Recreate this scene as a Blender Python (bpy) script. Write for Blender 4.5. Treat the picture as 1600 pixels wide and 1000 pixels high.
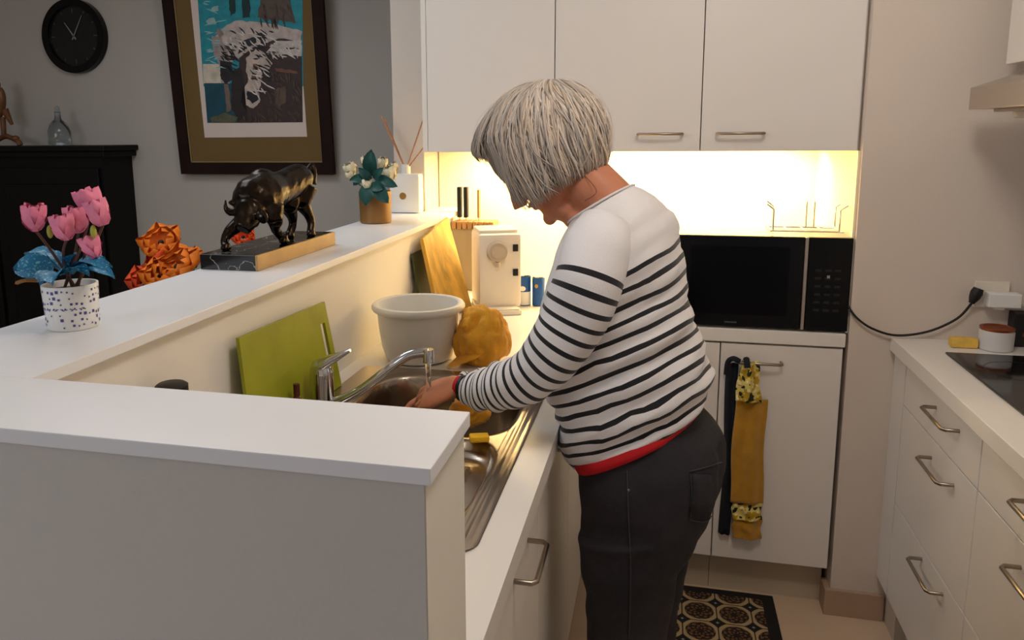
import bpy, bmesh, math, random
from mathutils import Vector, Matrix, noise, Euler
random.seed(7)
PI = math.pi
SC = bpy.context.scene
COL = SC.collection
for o in list(bpy.data.objects): bpy.data.objects.remove(o)

# ------------------------------------------------------------------ camera
YAW, PITCH, ROLL, F, PX, PY, H = -0.2422, 0.1695, -0.0095, 1225.7, 733.2, 416.3, 1.5
fwd = Vector((math.sin(YAW)*math.cos(PITCH), math.cos(YAW)*math.cos(PITCH), -math.sin(PITCH)))
rgt = Vector((math.cos(YAW), -math.sin(YAW), 0)); upv = rgt.cross(fwd)
R0 = rgt*math.cos(ROLL)+upv*math.sin(ROLL); U0 = -rgt*math.sin(ROLL)+upv*math.cos(ROLL)
cd = bpy.data.cameras.new('camera'); cam = bpy.data.objects.new('camera', cd); COL.objects.link(cam)
cd.sensor_width = 36; cd.lens = 36*F/1600; cd.shift_x = (800-PX)/1600; cd.shift_y = -(500-PY)/1600
cd.clip_start = 0.05
M = Matrix(((R0.x, U0.x, -fwd.x, 0), (R0.y, U0.y, -fwd.y, 0), (R0.z, U0.z, -fwd.z, H), (0, 0, 0, 1)))
cam.matrix_world = M; SC.camera = cam
CO = Vector((0, 0, H))
def ray(px, py): return R0*((px-PX)/F)+U0*(-(py-PY)/F)+fwd
def at(px, py, Y):                       # pixel -> point at depth Y of the room
    d = ray(px, py); return CO+d*(Y/d.y)
def atz(px, py, Z):
    d = ray(px, py); return CO+d*((Z-H)/d.z)
def atx(px, py, X):
    d = ray(px, py); return CO+d*(X/d.x)

# ------------------------------------------------------------------ light
w = bpy.data.worlds.new('world'); SC.world = w; w.use_nodes = True
w.node_tree.nodes['Background'].inputs[0].default_value = (0.70, 0.78, 1.0, 1)
w.node_tree.nodes['Background'].inputs[1].default_value = 0.20
def area(name, loc, rot, sx, sy, power, col):
    l = bpy.data.lights.new(name, 'AREA'); l.shape = 'RECTANGLE'; l.size = sx; l.size_y = sy
    l.energy = power; l.color = col
    o = bpy.data.objects.new(name, l); o.location = loc; o.rotation_euler = rot; COL.objects.link(o)
    return o
def globe(name, loc, r, power, col):
    l = bpy.data.lights.new(name, 'POINT'); l.shadow_soft_size = r; l.energy = power; l.color = col
    o = bpy.data.objects.new(name, l); o.location = loc; COL.objects.link(o)
globe('kitchen_ceiling_light', (0.22, 1.08, 2.33), .15, 18.2, (1.0, 0.93, 0.87))
area('living_overhead_fill', (-1.75, 2.0, 2.46), (0, 0, 0), .9, .9, 13, (0.80, 0.90, 1.0))  # added overhead fill to brighten far wall and wall caps, no real fitting
area('living_window_light', (-2.6, -1.1, 2.3), (math.radians(55), 0, math.radians(-24)), 1.8, 1.4, 33, (0.84, 0.91, 1.0))
area('undercabinet_light', (-0.12, 2.93, 1.425), (math.radians(8), 0, 0), 1.2, 0.06, 15, (1.0, 0.77, 0.40))
SC.view_settings.view_transform = 'Standard'; SC.view_settings.look = 'None'
SC.view_settings.gamma = 1; SC.view_settings.use_curve_mapping = False
SC.view_settings.exposure = 0.0

# ------------------------------------------------------------------ materials
def lin(c):
    if max(c) > 1: c = [v/255 for v in c[:3]]
    return tuple((v/12.92 if v <= .04045 else ((v+.055)/1.055)**2.4) for v in c[:3])
def mat(name, c, rough=.5, metal=0, var=0, vscale=8, bump=0, bscale=60, spec=.5, trans=0, emit=None, estr=0, attr=None, coat=0, sheen=0, stretch=None, ior=1.45):
    m = bpy.data.materials.new(name); m.use_nodes = True; nt = m.node_tree; b = nt.nodes['Principled BSDF']
    c = lin(c); b.inputs['Base Color'].default_value = (*c, 1); b.inputs['Roughness'].default_value = rough
    b.inputs['Metallic'].default_value = metal; b.inputs['Specular IOR Level'].default_value = spec
    b.inputs['Transmission Weight'].default_value = trans; b.inputs['Coat Weight'].default_value = coat
    b.inputs['Sheen Weight'].default_value = sheen; b.inputs['IOR'].default_value = ior
    if emit: b.inputs['Emission Color'].default_value = (*lin(emit), 1); b.inputs['Emission Strength'].default_value = estr
    tc = nt.nodes.new('ShaderNodeTexCoord'); src = tc.outputs['Object']
    if stretch:
        mp = nt.nodes.new('ShaderNodeMapping'); mp.inputs['Scale'].default_value = stretch; nt.links.new(src, mp.inputs[0]); src = mp.outputs[0]
    if var:
        n = nt.nodes.new('ShaderNodeTexNoise'); n.inputs['Scale'].default_value = vscale; n.inputs['Detail'].default_value = 5
        nt.links.new(src, n.inputs['Vector'])
        mr = nt.nodes.new('ShaderNodeMapRange'); mr.inputs[1].default_value = .3; mr.inputs[2].default_value = .7
        mr.inputs[3].default_value = 1-var; mr.inputs[4].default_value = 1+var*.6
        nt.links.new(n.outputs[0], mr.inputs[0])
        v = nt.nodes.new('ShaderNodeVectorMath'); v.operation = 'SCALE'; v.inputs[0].default_value = c
        nt.links.new(mr.outputs[0], v.inputs['Scale']); nt.links.new(v.outputs[0], b.inputs['Base Color'])
    if attr:
        a = nt.nodes.new('ShaderNodeAttribute'); a.attribute_name = attr; nt.links.new(a.outputs['Color'], b.inputs['Base Color'])
    if bump:
        n2 = nt.nodes.new('ShaderNodeTexNoise'); n2.inputs['Scale'].default_value = bscale; n2.inputs['Detail'].default_value = 4
        nt.links.new(src, n2.inputs['Vector'])
        bp = nt.nodes.new('ShaderNodeBump'); bp.inputs['Strength'].default_value = bump; bp.inputs['Distance'].default_value = .004
        nt.links.new(n2.outputs[0], bp.inputs['Height']); nt.links.new(bp.outputs[0], b.inputs['Normal'])
    return m
class NG:                                   # tiny math-node helper
    def __init__(s, m): s.nt = m.node_tree; s.b = s.nt.nodes['Principled BSDF']
    def m(s, op, a, b=None, c=None):
        n = s.nt.nodes.new('ShaderNodeMath'); n.operation = op
        for i, v in enumerate((a, b, c)):
            if v is None: continue
            if isinstance(v, (int, float)): n.inputs[i].default_value = v
            else: s.nt.links.new(v, n.inputs[i])
        return n.outputs[0]
    def mix(s, f, a, b):
        n = s.nt.nodes.new('ShaderNodeMix'); n.data_type = 'RGBA'
        for i, v in ((0, f), (6, a), (7, b)):
            if isinstance(v, tuple): n.inputs[i].default_value = (*lin(v), 1)
            elif isinstance(v, (int, float)): n.inputs[i].default_value = v
            else: s.nt.links.new(v, n.inputs[i])
        return n.outputs[2]
    def coord(s, which='Object'):
        tc = s.nt.nodes.new('ShaderNodeTexCoord'); x = s.nt.nodes.new('ShaderNodeSeparateXYZ')
        s.nt.links.new(tc.outputs[which], x.inputs[0]); return tc.outputs[which], x.outputs
    def noise(s, vec, sc, det=3):
        n = s.nt.nodes.new('ShaderNodeTexNoise'); n.inputs['Scale'].default_value = sc; n.inputs['Detail'].default_value = det
        if vec: s.nt.links.new(vec, n.inputs['Vector'])
        return n.outputs[0]
    def out(s, col): s.nt.links.new(col, s.b.inputs['Base Color'])

M_ = {}
M_['wall'] = mat('wall_paint_beige', (222, 208, 194), .75, var=.03, vscale=2, bump=.15, bscale=250)
M_['wallgrey'] = mat('wall_paint_grey', (184, 174, 164), .8, var=.04, vscale=1.5, bump=.12, bscale=250)
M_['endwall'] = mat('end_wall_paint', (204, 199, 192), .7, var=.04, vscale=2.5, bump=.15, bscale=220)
M_['white'] = mat('white_paint', (236, 230, 220), .55, var=.02, vscale=3)
M_['cap'] = mat('white_cap', (238, 238, 240), .33, var=.015, vscale=4)
M_['top'] = mat('white_worktop', (236, 230, 222), .32, var=.02, vscale=5)
M_['door'] = mat('cream_door_laminate', (234, 227, 219), .42, var=.015, vscale=2)
M_['carc'] = mat('carcass_board', (214, 204, 190), .6, var=.02)
M_['gap'] = mat('shadow_gap', (60, 50, 42), .8, var=.05)
M_['plinth'] = mat('plinth_board', (200, 184, 160), .5, var=.03)
M_['floor'] = mat('floor_beige', (214, 188, 160), .5, var=.07, vscale=3.5, bump=.1, bscale=40)
M_['skirt'] = mat('brown_skirting_tile', (184, 154, 130), .5, var=.06, vscale=12)
M_['splash'] = mat('glossy_splashback', (250, 238, 205), .3, var=.01)
M_['steel'] = mat('brushed_steel', (196, 186, 174), .27, 1, var=.06, vscale=30, bump=.05, bscale=90, stretch=(30, 1, 30))
M_['sink'] = mat('sink_steel', (178, 166, 152), .24, 1, var=.08, vscale=14, bump=.06, bscale=40)
M_['chrome'] = mat('chrome', (205, 208, 214), .1, 1, var=.02)
M_['nickel'] = mat('satin_nickel', (164, 152, 138), .3, 1, var=.04)
M_['black'] = mat('black_gloss', (10, 10, 11), .22, var=.1, spec=.3)
M_['blackm'] = mat('black_matte', (18, 17, 17), .5, var=.1)
M_['hob'] = mat('hob_glass', (16, 14, 14), .07, var=.05)
M_['darkwood'] = mat('black_wood', (12, 8, 7), .5, var=.3, vscale=8, spec=.25, stretch=(1, 1, 12))
M_['whitepl'] = mat('white_plastic', (238, 236, 230), .35, var=.01)
M_['creampl'] = mat('cream_plastic', (232, 222, 205), .4, var=.02)
M_['greenpl'] = mat('green_plastic', (152, 156, 24), .5, var=.2, vscale=6, bump=.1, bscale=50)
M_['gold'] = mat('olive_wood', (216, 170, 72), .45, var=.42, vscale=22, bump=.1, stretch=(1, 1, .35))
M_['dkgreen'] = mat('dark_green_board', (56, 66, 34), .5, var=.1)
M_['wood'] = mat('beech_wood', (170, 126, 80), .5, var=.2, vscale=20, stretch=(1, 1, .2))
M_['reed'] = mat('reed', (186, 134, 98), .7, var=.2, vscale=60)
M_['orangecloth'] = mat('orange_cloth', (255, 182, 48), .9, var=.12, vscale=18, bump=.5, bscale=220, sheen=.3)
M_['mustard'] = mat('mustard_terry', (196, 140, 12), .95, var=.15, vscale=30, bump=.9, bscale=420, sheen=.4)
M_['navycloth'] = mat('navy_cloth', (24, 26, 34), .9, var=.15, bump=.4, bscale=300)
M_['skin'] = mat('skin', (196, 126, 92), .5, var=.09, vscale=22, bump=.18, bscale=90)
M_['bronze'] = mat('dark_bronze', (50, 40, 32), .26, .9, var=.5, vscale=16, bump=.3, bscale=60)
M_['gilt'] = mat('gilt_travertine', (176, 142, 92), .42, .15, var=.15, vscale=14)
M_['pink'] = mat('pink_petals', (240, 136, 166), .6, var=.18, vscale=40)
M_['blueleaf'] = mat('blue_leaves', (38, 132, 172), .5, var=.35, vscale=80)
M_['stem'] = mat('brown_stem', (96, 60, 46), .7, var=.2)
M_['bud'] = mat('yellow_green_bud', (176, 176, 66), .6, var=.2)
M_['purple'] = mat('purple_print', (88, 78, 140), .5, var=.2, vscale=60)
M_['brownpot'] = mat('amber_brown_pot', (138, 98, 50), .35, .2, var=.2, vscale=10)
M_['teal'] = mat('dark_teal_leaf', (20, 74, 68), .45, var=.25, vscale=40)
M_['ivory'] = mat('ivory_petals', (232, 224, 192), .65, var=.1, vscale=40)
M_['goldmetal'] = mat('gold_foil', (176, 132, 70), .35, .8, var=.1)
M_['poppy'] = mat('orange_poppy', (240, 124, 18), .65, var=.3, vscale=22)
M_['red'] = mat('red_jersey', (196, 20, 30), .85, var=.1, bump=.2, bscale=300)
M_['denim'] = mat('charcoal_denim', (40, 37, 42), .88, var=.22, vscale=26, bump=.35, bscale=320)
M_['denimlight'] = mat('faded_stitching', (66, 62, 66), .9, var=.2)
M_['leather'] = mat('black_leather', (30, 24, 22), .5, var=.1)
M_['soap'] = mat('yellow_wrapper', (232, 190, 84), .5, var=.2, vscale=40)
M_['copper'] = mat('copper_lid', (170, 92, 56), .35, .7, var=.2)
M_['greycan'] = mat('grey_ceramic', (206, 202, 200), .45, var=.03)
M_['bluecan'] = mat('blue_can', (24, 84, 158), .35, var=.15, vscale=30)
M_['glassblue'] = mat('blue_glass', (206, 216, 218), .1, trans=.97, var=.05)
M_['water'] = mat('water', (240, 244, 246), .03, trans=1.0, ior=1.33)
M_['figure'] = mat('carved_brown_wood', (112, 70, 38), .4, var=.4, vscale=20)
M_['yellow'] = mat('yellow_sponge', (232, 176, 30), .95, var=.15, bump=.6, bscale=150)
M_['led'] = mat('led_strip', (255, 240, 200), .5, emit=(255, 214, 140), estr=9)
M_['eye'] = mat('eye_white', (220, 214, 206), .2)
M_['lips'] = mat('lips', (176, 92, 84), .5, var=.08)

m = M_['blueleaf']; g = NG(m); v, xyz = g.coord(); f = g.m('GREATER_THAN', g.noise(v, 260, 2), .60)
g.out(g.mix(f, (30, 122, 166), (120, 196, 204)))
# marble for the statue base
m = mat('black_marble', (16, 15, 16), .15); g = NG(m); v, xyz = g.coord()
n = g.noise(v, 14, 8); d = g.m('ABSOLUTE', g.m('SUBTRACT', n, .5)); f = g.m('LESS_THAN', d, .006)
g.out(g.mix(f, (16, 14, 15), (150, 146, 142))); M_['marble'] = m
# rug print
m = mat('rug_print', (20, 18, 16), .9, bump=.3, bscale=500); g = NG(m); v, xyz = g.coord()
cell = .105
def fr(a): return g.m('SUBTRACT', g.m('FRACT', g.m('ADD', g.m('DIVIDE', a, cell), 40.5)), .5)
def fr2(a): return g.m('SUBTRACT', g.m('FRACT', g.m('ADD', g.m('DIVIDE', a, cell), 40.0)), .5)
ax, ay = fr(xyz[0]), fr(xyz[1]); bx_, by_ = fr2(xyz[0]), fr2(xyz[1])
r = g.m('SQRT', g.m('ADD', g.m('MULTIPLY', ax, ax), g.m('MULTIPLY', ay, ay)))
disc = g.m('LESS_THAN', r, .42)
ang = g.m('ARCTAN2', ay, ax); pet = g.m('GREATER_THAN', g.m('ADD', g.m('MULTIPLY', g.m('SINE', g.m('MULTIPLY', ang, 8)), g.m('SINE', g.m('MULTIPLY', r, 34))), g.m('MULTIPLY', g.m('SUBTRACT', g.noise(v, 90, 2), .5), 1.6)), .12)
ddm = g.m('ADD', g.m('POWER', g.m('ABSOLUTE', bx_), .75), g.m('POWER', g.m('ABSOLUTE', by_), .75))
dia = g.m('LESS_THAN', ddm, .40); dot = g.m('LESS_THAN', ddm, .12)
line = g.m('LESS_THAN', g.m('MINIMUM', g.m('ABSOLUTE', bx_), g.m('ABSOLUTE', by_)), .018)
nz = g.m('GREATER_THAN', g.noise(v, 120, 2), .52)
c = g.mix(line, (176, 152, 112), (40, 32, 26))
c = g.mix(disc, c, g.mix(g.m('MULTIPLY', pet, g.m('GREATER_THAN', r, .1)), (28, 22, 20), (112, 78, 46)))
c = g.mix(dia, c, (22, 20, 20)); c = g.mix(dot, c, (150, 150, 140))
ex = g.m('GREATER_THAN', g.m('ABSOLUTE', xyz[0]), .198); ey = g.m('GREATER_THAN', xyz[1], .42)
c = g.mix(g.m('MAXIMUM', ex, ey), c, (22, 19, 18)); g.out(c); M_['rug'] = m
# lemon print
m = mat('lemon_print', (210, 190, 70), .9, bump=.3, bscale=300); g = NG(m); v, xyz = g.coord()
n1 = g.noise(v, 34, 2); n2 = g.noise(v, 55, 1)
c = g.mix(g.m('GREATER_THAN', n1, .52), (222, 202, 110), (188, 150, 30)); c = g.mix(g.m('GREATER_THAN', n2, .58), c, (34, 40, 22)); c = g.mix(g.m('LESS_THAN', n2, .36), c, (236, 226, 186))
g.out(c); M_['lemon'] = m
# striped jersey: stripes follow the 'run' attribute (metres along torso or sleeve)
m = mat('striped_jersey', (226, 222, 220), .85, bump=.25, bscale=420, sheen=.2); g = NG(m)
a = g.nt.nodes.new('ShaderNodeAttribute'); a.attribute_name = 'run'; sp = g.nt.nodes.new('ShaderNodeSeparateXYZ'); g.nt.links.new(a.outputs['Vector'], sp.inputs[0])
s_ = sp.outputs[0]; fs = g.m('FRACT', s_); st = g.m('MULTIPLY', g.m('LESS_THAN', fs, .33), g.m('GREATER_THAN', s_, 0))
g.out(g.mix(st, (228, 224, 224), (18, 18, 22))); M_['jersey'] = m
# hair
m = mat('silver_blonde_hair', (190, 172, 155), .42, attr='tint', spec=.4); M_['hair'] = m

# ------------------------------------------------------------------ mesh helpers
def BM(): return bmesh.new()
def xf(bm, verts, mt): bmesh.ops.transform(bm, matrix=mt, verts=verts)
def box(bm, x0, x1, y0, y1, z0, z1, bev=0, mt=None, mi=0):
    r = bmesh.ops.create_cube(bm, size=1); vs = r['verts']
    bmesh.ops.scale(bm, vec=(x1-x0, y1-y0, z1-z0), verts=vs); bmesh.ops.translate(bm, vec=((x0+x1)/2, (y0+y1)/2, (z0+z1)/2), verts=vs)
    fs = {f for v in vs for f in v.link_faces}
    for f in fs: f.material_index = mi
    if bev:
        es = list({e for v in vs for e in v.link_edges}); k = bmesh.ops.bevel(bm, geom=es, offset=bev, segments=2, affect='EDGES', profile=.6)
        vs = list({v for f in k['faces'] for v in f.verts} | {v for v in vs if v.is_valid})
    if mt is not None: xf(bm, [v for v in vs if v.is_valid], mt)
    return vs
def frame(d):
    d = d.normalized(); a = Vector((0, 0, 1)) if abs(d.z) < .9 else Vector((1, 0, 0))
    u = d.cross(a).normalized(); return u, u.cross(d).normalized()
def tube(bm, pts, rad, n=10, cap=True, flat=1.0):
    pts = [Vector(p) for p in pts]
    if not hasattr(rad, '__len__'): rad = [rad]*len(pts)
    rings = []; u = None
    for i, p in enumerate(pts):
        d = (pts[min(i+1, len(pts)-1)]-pts[max(i-1, 0)]).normalized()
        if u is None: u, v = frame(d)
        else:
            u = (u-d*u.dot(d)).normalized(); v = u.cross(d).normalized()
        rings.append([bm.verts.new(p+(u*math.cos(k*2*PI/n)+v*math.sin(k*2*PI/n)*flat)*rad[i]) for k in range(n)])
    for a, b in zip(rings, rings[1:]):
        for k in range(n): bm.faces.new((a[k], a[(k+1) % n], b[(k+1) % n], b[k]))
    if cap: bm.faces.new(rings[0][::-1]); bm.faces.new(rings[-1])
    return rings
def spline(pts, k=6):
    P = [Vector(p) for p in pts]; out = []
    for i in range(len(P)-1):
        p0 = P[max(i-1, 0)]; p1 = P[i]; p2 = P[i+1]; p3 = P[min(i+2, len(P)-1)]
        for j in range(k):
            t = j/k; out.append(.5*((2*p1)+(-p0+p2)*t+(2*p0-5*p1+4*p2-p3)*t*t+(-p0+3*p1-3*p2+p3)*t**3))
    out.append(P[-1]); return out
def lathe(bm, c, prof, n=40, cap=True):                # prof: list of (r, z) absolute z offsets
    c = Vector(c); rings = []
    for r, z in prof:
        rings.append([bm.verts.new(c+Vector((max(r, 1e-5)*math.cos(k*2*PI/n), max(r, 1e-5)*math.sin(k*2*PI/n), z))) for k in range(n)])
    for a, b in zip(rings, rings[1:]):
        for k in range(n): bm.faces.new((a[k], a[(k+1) % n], b[(k+1) % n], b[k]))
    if cap: bm.faces.new(rings[0][::-1]); bm.faces.new(rings[-1])
    return rings
def cyl(bm, a, b, r, n=24, r2=None): return tube(bm, [a, b], [r, r if r2 is None else r2], n)
def ell(bm, c, rx, ry, rz, rot=None, seg=20, rings=12):
    k = bmesh.ops.create_uvsphere(bm, u_segments=seg, v_segments=rings, radius=1); vs = k['verts']
    mt = Matrix.Translation(Vector(c)) @ (rot.to_matrix().to_4x4() if isinstance(rot, Euler) else (rot.to_4x4() if rot is not None else Matrix())) @ Matrix.Diagonal((rx, ry, rz, 1))
    xf(bm, vs, mt); return vs
def loft(bm, rings, cap=True):
    R = [[bm.verts.new(p) for p in r] for r in rings]; n = len(R[0])
    for a, b in zip(R, R[1:]):
        for k in range(n): bm.faces.new((a[k], a[(k+1) % n], b[(k+1) % n], b[k]))
    if cap: bm.faces.new(R[0][::-1]); bm.faces.new(R[-1])
    return R
def prism(bm, poly, thick):                  # poly: 3-D points of a planar outline, extruded along thick vector
    a = [bm.verts.new(Vector(p)) for p in poly]; b = [bm.verts.new(Vector(p)+Vector(thick)) for p in poly]
    n = len(a); bm.faces.new(a); bm.faces.new(b[::-1])
    for i in range(n): bm.faces.new((a[i], b[i], b[(i+1) % n], a[(i+1) % n]))
def finish(bm): bmesh.ops.recalc_face_normals(bm, faces=bm.faces[:])
def wloc(o):
    v = Vector((0, 0, 0))
    while o: v += o.location; o = o.parent
    return v
def obj(name, bm, m, parent=None, loc=None, smooth=False, autos=True):
    finish(bm)
    base = wloc(parent) if parent else Vector(loc if loc is not None else (0, 0, 0))
    bmesh.ops.translate(bm, vec=-base, verts=bm.verts[:])
    me = bpy.data.meshes.new(name); bm.to_mesh(me); bm.free()
    o = bpy.data.objects.new(name, me)
    for mm in (m if isinstance(m, (list, tuple)) else [m]): me.materials.append(M_[mm] if isinstance(mm, str) else mm)
    COL.objects.link(o)
    if parent: o.parent = parent
    else: o.location = base
    if smooth:
        for p in me.polygons: p.use_smooth = True
        if autos and hasattr(me, 'set_sharp_from_angle'): me.set_sharp_from_angle(angle=math.radians(42))
    return o
def tag(o, label, cat, group=None, kind=None):
    o['label'] = label; o['category'] = cat
    if group: o['group'] = group
    if kind: o['kind'] = kind
    return o
def thing(name, label, cat, loc, group=None):
    o = bpy.data.objects.new(name, None); o.empty_display_size = .05; o.location = loc; COL.objects.link(o)
    return tag(o, label, cat, group)
def struct(name, bm, m, loc=(0, 0, 0), **k):
    o = obj(name, bm, m, None, loc, **k); o['kind'] = 'structure'; return o

# ================================================================== SETTING
YB = 3.1; YF = 3.6; ZC = 2.5
b = BM(); box(b, -4.1, 1.4, -2.6, 3.75, -.1, 0); struct('floor', b, 'floor')
b = BM(); box(b, -4.1, 1.4, -2.6, 3.75, ZC, ZC+.1); o = struct('ceiling', b, 'white')
b = BM(); box(b, -4.1, 1.4, YF, YF+.12, 0, ZC); struct('wall_far', b, 'wallgrey')
b = BM(); box(b, -4.2, -4.1, -2.6, YF, 0, ZC); struct('wall_left', b, 'wallgrey')
b = BM(); box(b, 1.27, 1.4, -2.6, YF, 0, ZC); struct('wall_right', b, 'wall')
b = BM(); box(b, -1.0, .548, YB, YB+.1, 0, ZC); struct('wall_back', b, 'wall')
# side return walls beside the niche
b = BM(); box(b, .548, 1.27, 2.45, YB+.1, 0, ZC); struct('wall_partition', b, 'wall')
b = BM(); box(b, -1.012, -.89, 2.90, YB, 1.2005, ZC); struct('wall_nib', b, 'wall')
b = BM(); box(b, -.885, .5475, YB-.012, YB, .9, 1.60); struct('trim_1', b, 'splash')
b = BM(); box(b, .541, .5478, 2.47, YB-.012, .9, 1.437); struct('trim_2', b, 'splash')
# half wall : long run and end run, with caps
b = BM(); box(b, -1.0, -.785, .79, YB, 0, 1.183); struct('wall_half', b, 'white')
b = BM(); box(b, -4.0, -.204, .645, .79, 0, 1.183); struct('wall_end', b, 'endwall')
b = BM(); box(b, -1.016, -.766, .792, YB, 1.183, 1.2, .0015); struct('trim_3', b, 'cap')
b = BM(); box(b, -4.0, -.196, .640, .7915, 1.1832, 1.2, .0015); struct('trim_4', b, 'cap')
b = BM(); box(b, -.204, -.2028, .646, .789, .0, 1.1825); struct('lit_face_skin', b, mat('end_wall_lit_face', (232, 228, 216), .6, var=.02))  # lighter skin on the end face: kitchen-side light put into its colour
b = BM(); box(b, .53, .70, 2.436, 2.45, 0, .085, .002); box(b, .530, .548, 2.45, 2.51, 0, .085, .002); struct('baseboard_partition', b, 'skirt')
b = BM(); box(b, -4.0, -1.02, 3.585, 3.6, 0, .09); struct('baseboard_far', b, 'white')

# ------------------------------------------------------------------ worktops
b = BM()
hx0, hx1, hy0, hy1 = -.73, -.262, 1.022, 1.845
for q in ((-.785, hx0, .791, YB-.013), (hx1, -.192, .791, YB-.013), (hx0, hx1, .791, hy0), (hx0, hx1, hy1, YB-.013)):
    box(b, q[0], q[1], q[2], q[3], .86, .9)
bmesh.ops.remove_doubles(b, verts=b.verts[:], dist=1e-5)
tag(obj('worktop', b, 'top', loc=(-.49, 1.9, .86)), 'long white worktop with the steel sink, beside the half wall', 'worktop')
b = BM(); box(b, -.191, .540, 2.45, YB-.013, .86, .9, .002)
tag(obj('worktop', b, 'top', loc=(.18, 2.7, .86)), 'white worktop under the black microwave at the back', 'worktop')
b = BM(); box(b, .66, 1.269, -.4, 2.449, .86, .9, .002)
tag(obj('worktop', b, 'top', loc=(.95, 1.6, .86)), 'white worktop on the right holding the black hob', 'worktop')

# ------------------------------------------------------------------ handles / cabinets
def handle(parent, a, c, out, r=.0045):      # D handle between feet a and c standing out by vector
    a = Vector(a); c = Vector(c); out = Vector(out); b = BM(); d = (c-a).normalized()*.008
    tube(b, [a, a+out*.8, a+out+d, c+out-d, c+out*.8, c], r, 10)
    return obj('handle', b, 'nickel', parent, smooth=True)
# upper cabinets: fronts at y 2.48
ux = (-.765, -.335, .105, .5475)
upl = ('cream wall cabinet on the left, behind her head, no visible handle', 'cream wall cabinet in the middle with bar handle at lower right', 'cream wall cabinet on the right above the microwave')
for i in range(3):
    x0, x1 = ux[i], ux[i+1]
    if i == 0: x1 -= 0
    t = thing('wall_cabinet', upl[i], 'cabinet', ((x0+x1)/2, 2.8, 1.437), 'wall cabinets over the niche')
    b = BM(); box(b, x0+.0005, x1-.0005, 2.50, YB-.013, 1.437, 2.49); obj('carcass', b, 'carc', t)
    b = BM(); box(b, x0+(.018 if i == 0 else .0015), x1-.0015-(.006 if i == 2 else 0), 2.48, 2.499, 1.437, 2.488, .0015)
    dr = obj('door', b, 'door', t)
    if i == 0:
        b = BM(); box(b, x0, x0+.016, 2.482, 2.50, 1.437, 2.49); obj('end_panel', b, 'white', t)
    hx = ((-.735, -.605), (-.078, .052), (.152, .282))[i]
    if i: handle(dr, (hx[0], 2.481, 1.489), (hx[1], 2.481, 1.489), (0, -.034, 0))
# base cabinets at the back (fronts y 2.45..2.47)
def carcass(parent, x0, x1, y0, y1, z0=.143, z1=.859, t=.016, open_axis='z'):
    b = BM()
    box(b, x0, x1, y0, y1, z0, z0+t)
    box(b, x0, x0+t, y0, y1, z0, z1); box(b, x1-t, x1, y0, y1, z0, z1)
    box(b, x0, x1, y0, y0+t, z0, z1); box(b, x0, x1, y1-t, y1, z0, z1)
    return obj('carcass', b, 'carc', parent)
t = thing('base_cabinet', 'cream base cabinet below the microwave with tea towel on its handle', 'cabinet', (.365, 2.75, 0), 'base cabinets at the back')
carcass(t, .189, .539, 2.475, 3.08)
b = BM(); box(b, .190, .5355, 2.455, 2.474, .145, .853, .0015); d1 = obj('door', b, 'door', t)
handle(d1, (.235, 2.456, .803), (.365, 2.456, .803), (0, -.034, 0))
b = BM(); box(b, .189, .533, 2.515, 2.53, 0, .143); obj('plinth', b, 'plinth', t)
t = thing('base_cabinet', 'cream base cabinet partly hidden behind her hip', 'cabinet', (0, 2.75, 0), 'base cabinets at the back')
carcass(t, -.188, .187, 2.475, 3.08)
b = BM(); box(b, -.186, .1865, 2.455, 2.474, .145, .853, .0015); d2 = obj('door', b, 'door', t)
handle(d2, (.03, 2.456, .803), (.145, 2.456, .803), (0, -.034, 0))
b = BM(); box(b, -.186, .187, 2.515, 2.53, 0, .143); obj('plinth', b, 'plinth', t)
# left run under the sink (fronts x -.21)
runs = ((.80, 1.38, 'cream cabinet front with steel handle at the near end of the sink run'), (1.38, 1.885, 'cream sink cabinet directly in front of her legs'), (1.885, 2.44, 'cream corner cabinet beyond the sink run'))
for i, (y0, y1, lab) in enumerate(runs):
    t = thing('base_cabinet', lab, 'cabinet', (-.5, (y0+y1)/2, 0), 'base cabinets of the sink run')
    carcass(t, -.78, -.232, y0+.001, y1-.001, z1=.72 if i < 2 else .859)
    b = BM(); box(b, -.231, -.21, y0+.0015, y1-.0015, .145, .853, .0015)
    d = obj('door', b, 'door', t)
    if i == 0: handle(d, (-.2105, 1.125, .797), (-.2105, 1.255, .797), (.036, 0, 0))
    elif i == 1: handle(d, (-.2105, 1.66, .797), (-.2105, 1.79, .797), (.022, 0, 0))
    b = BM(); box(b, -.30, -.285, y0, y1, 0, .143); obj('plinth', b, 'plinth', t)
# right run drawers (fronts x .675)
rl = ('cream three-drawer unit at the far end of the right worktop', 'cream three-drawer unit at the right edge below the hob', 'cream three-drawer unit nearest the camera on the right')
for i, (y0, y1) in enumerate(((1.79, 2.335), (1.215, 1.788), (.64, 1.213))):
    t = thing('drawer_unit', rl[i], 'cabinet', (.97, (y0+y1)/2, 0), 'drawer units on the right')
    carcass(t, .697, 1.265, y0+.001, y1-.001)
    yc = (y0+y1)/2-.065+.0 if i == 0 else (y0+y1)/2-.02
    for (z0, z1, hz) in ((.735, .853, .822), (.442, .732, .690), (.147, .439, .415)):
        b = BM(); box(b, .675, .696, y0+.0015, y1-.0015, z0, z1, .0015); d = obj('drawer', b, 'door', t)
        handle(d, (.676, yc-.08, hz-.005), (.676, yc+.08, hz-.005), (-.036, 0, 0))
    b = BM(); box(b, .735, .75, y0, y1, 0, .143); obj('plinth', b, 'plinth', t)
b = BM(); box(b, .675, .73, 2.337, 2.449, .147, .858); o = tag(obj('filler_panel', b, 'door', loc=(.70, 2.39, .147)), 'narrow cream filler panel between the drawers and the wall', 'panel')
b = BM(); box(b, .705, .75, 2.337, 2.449, 0, .147); obj('plinth', b, 'carc', o)

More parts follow.
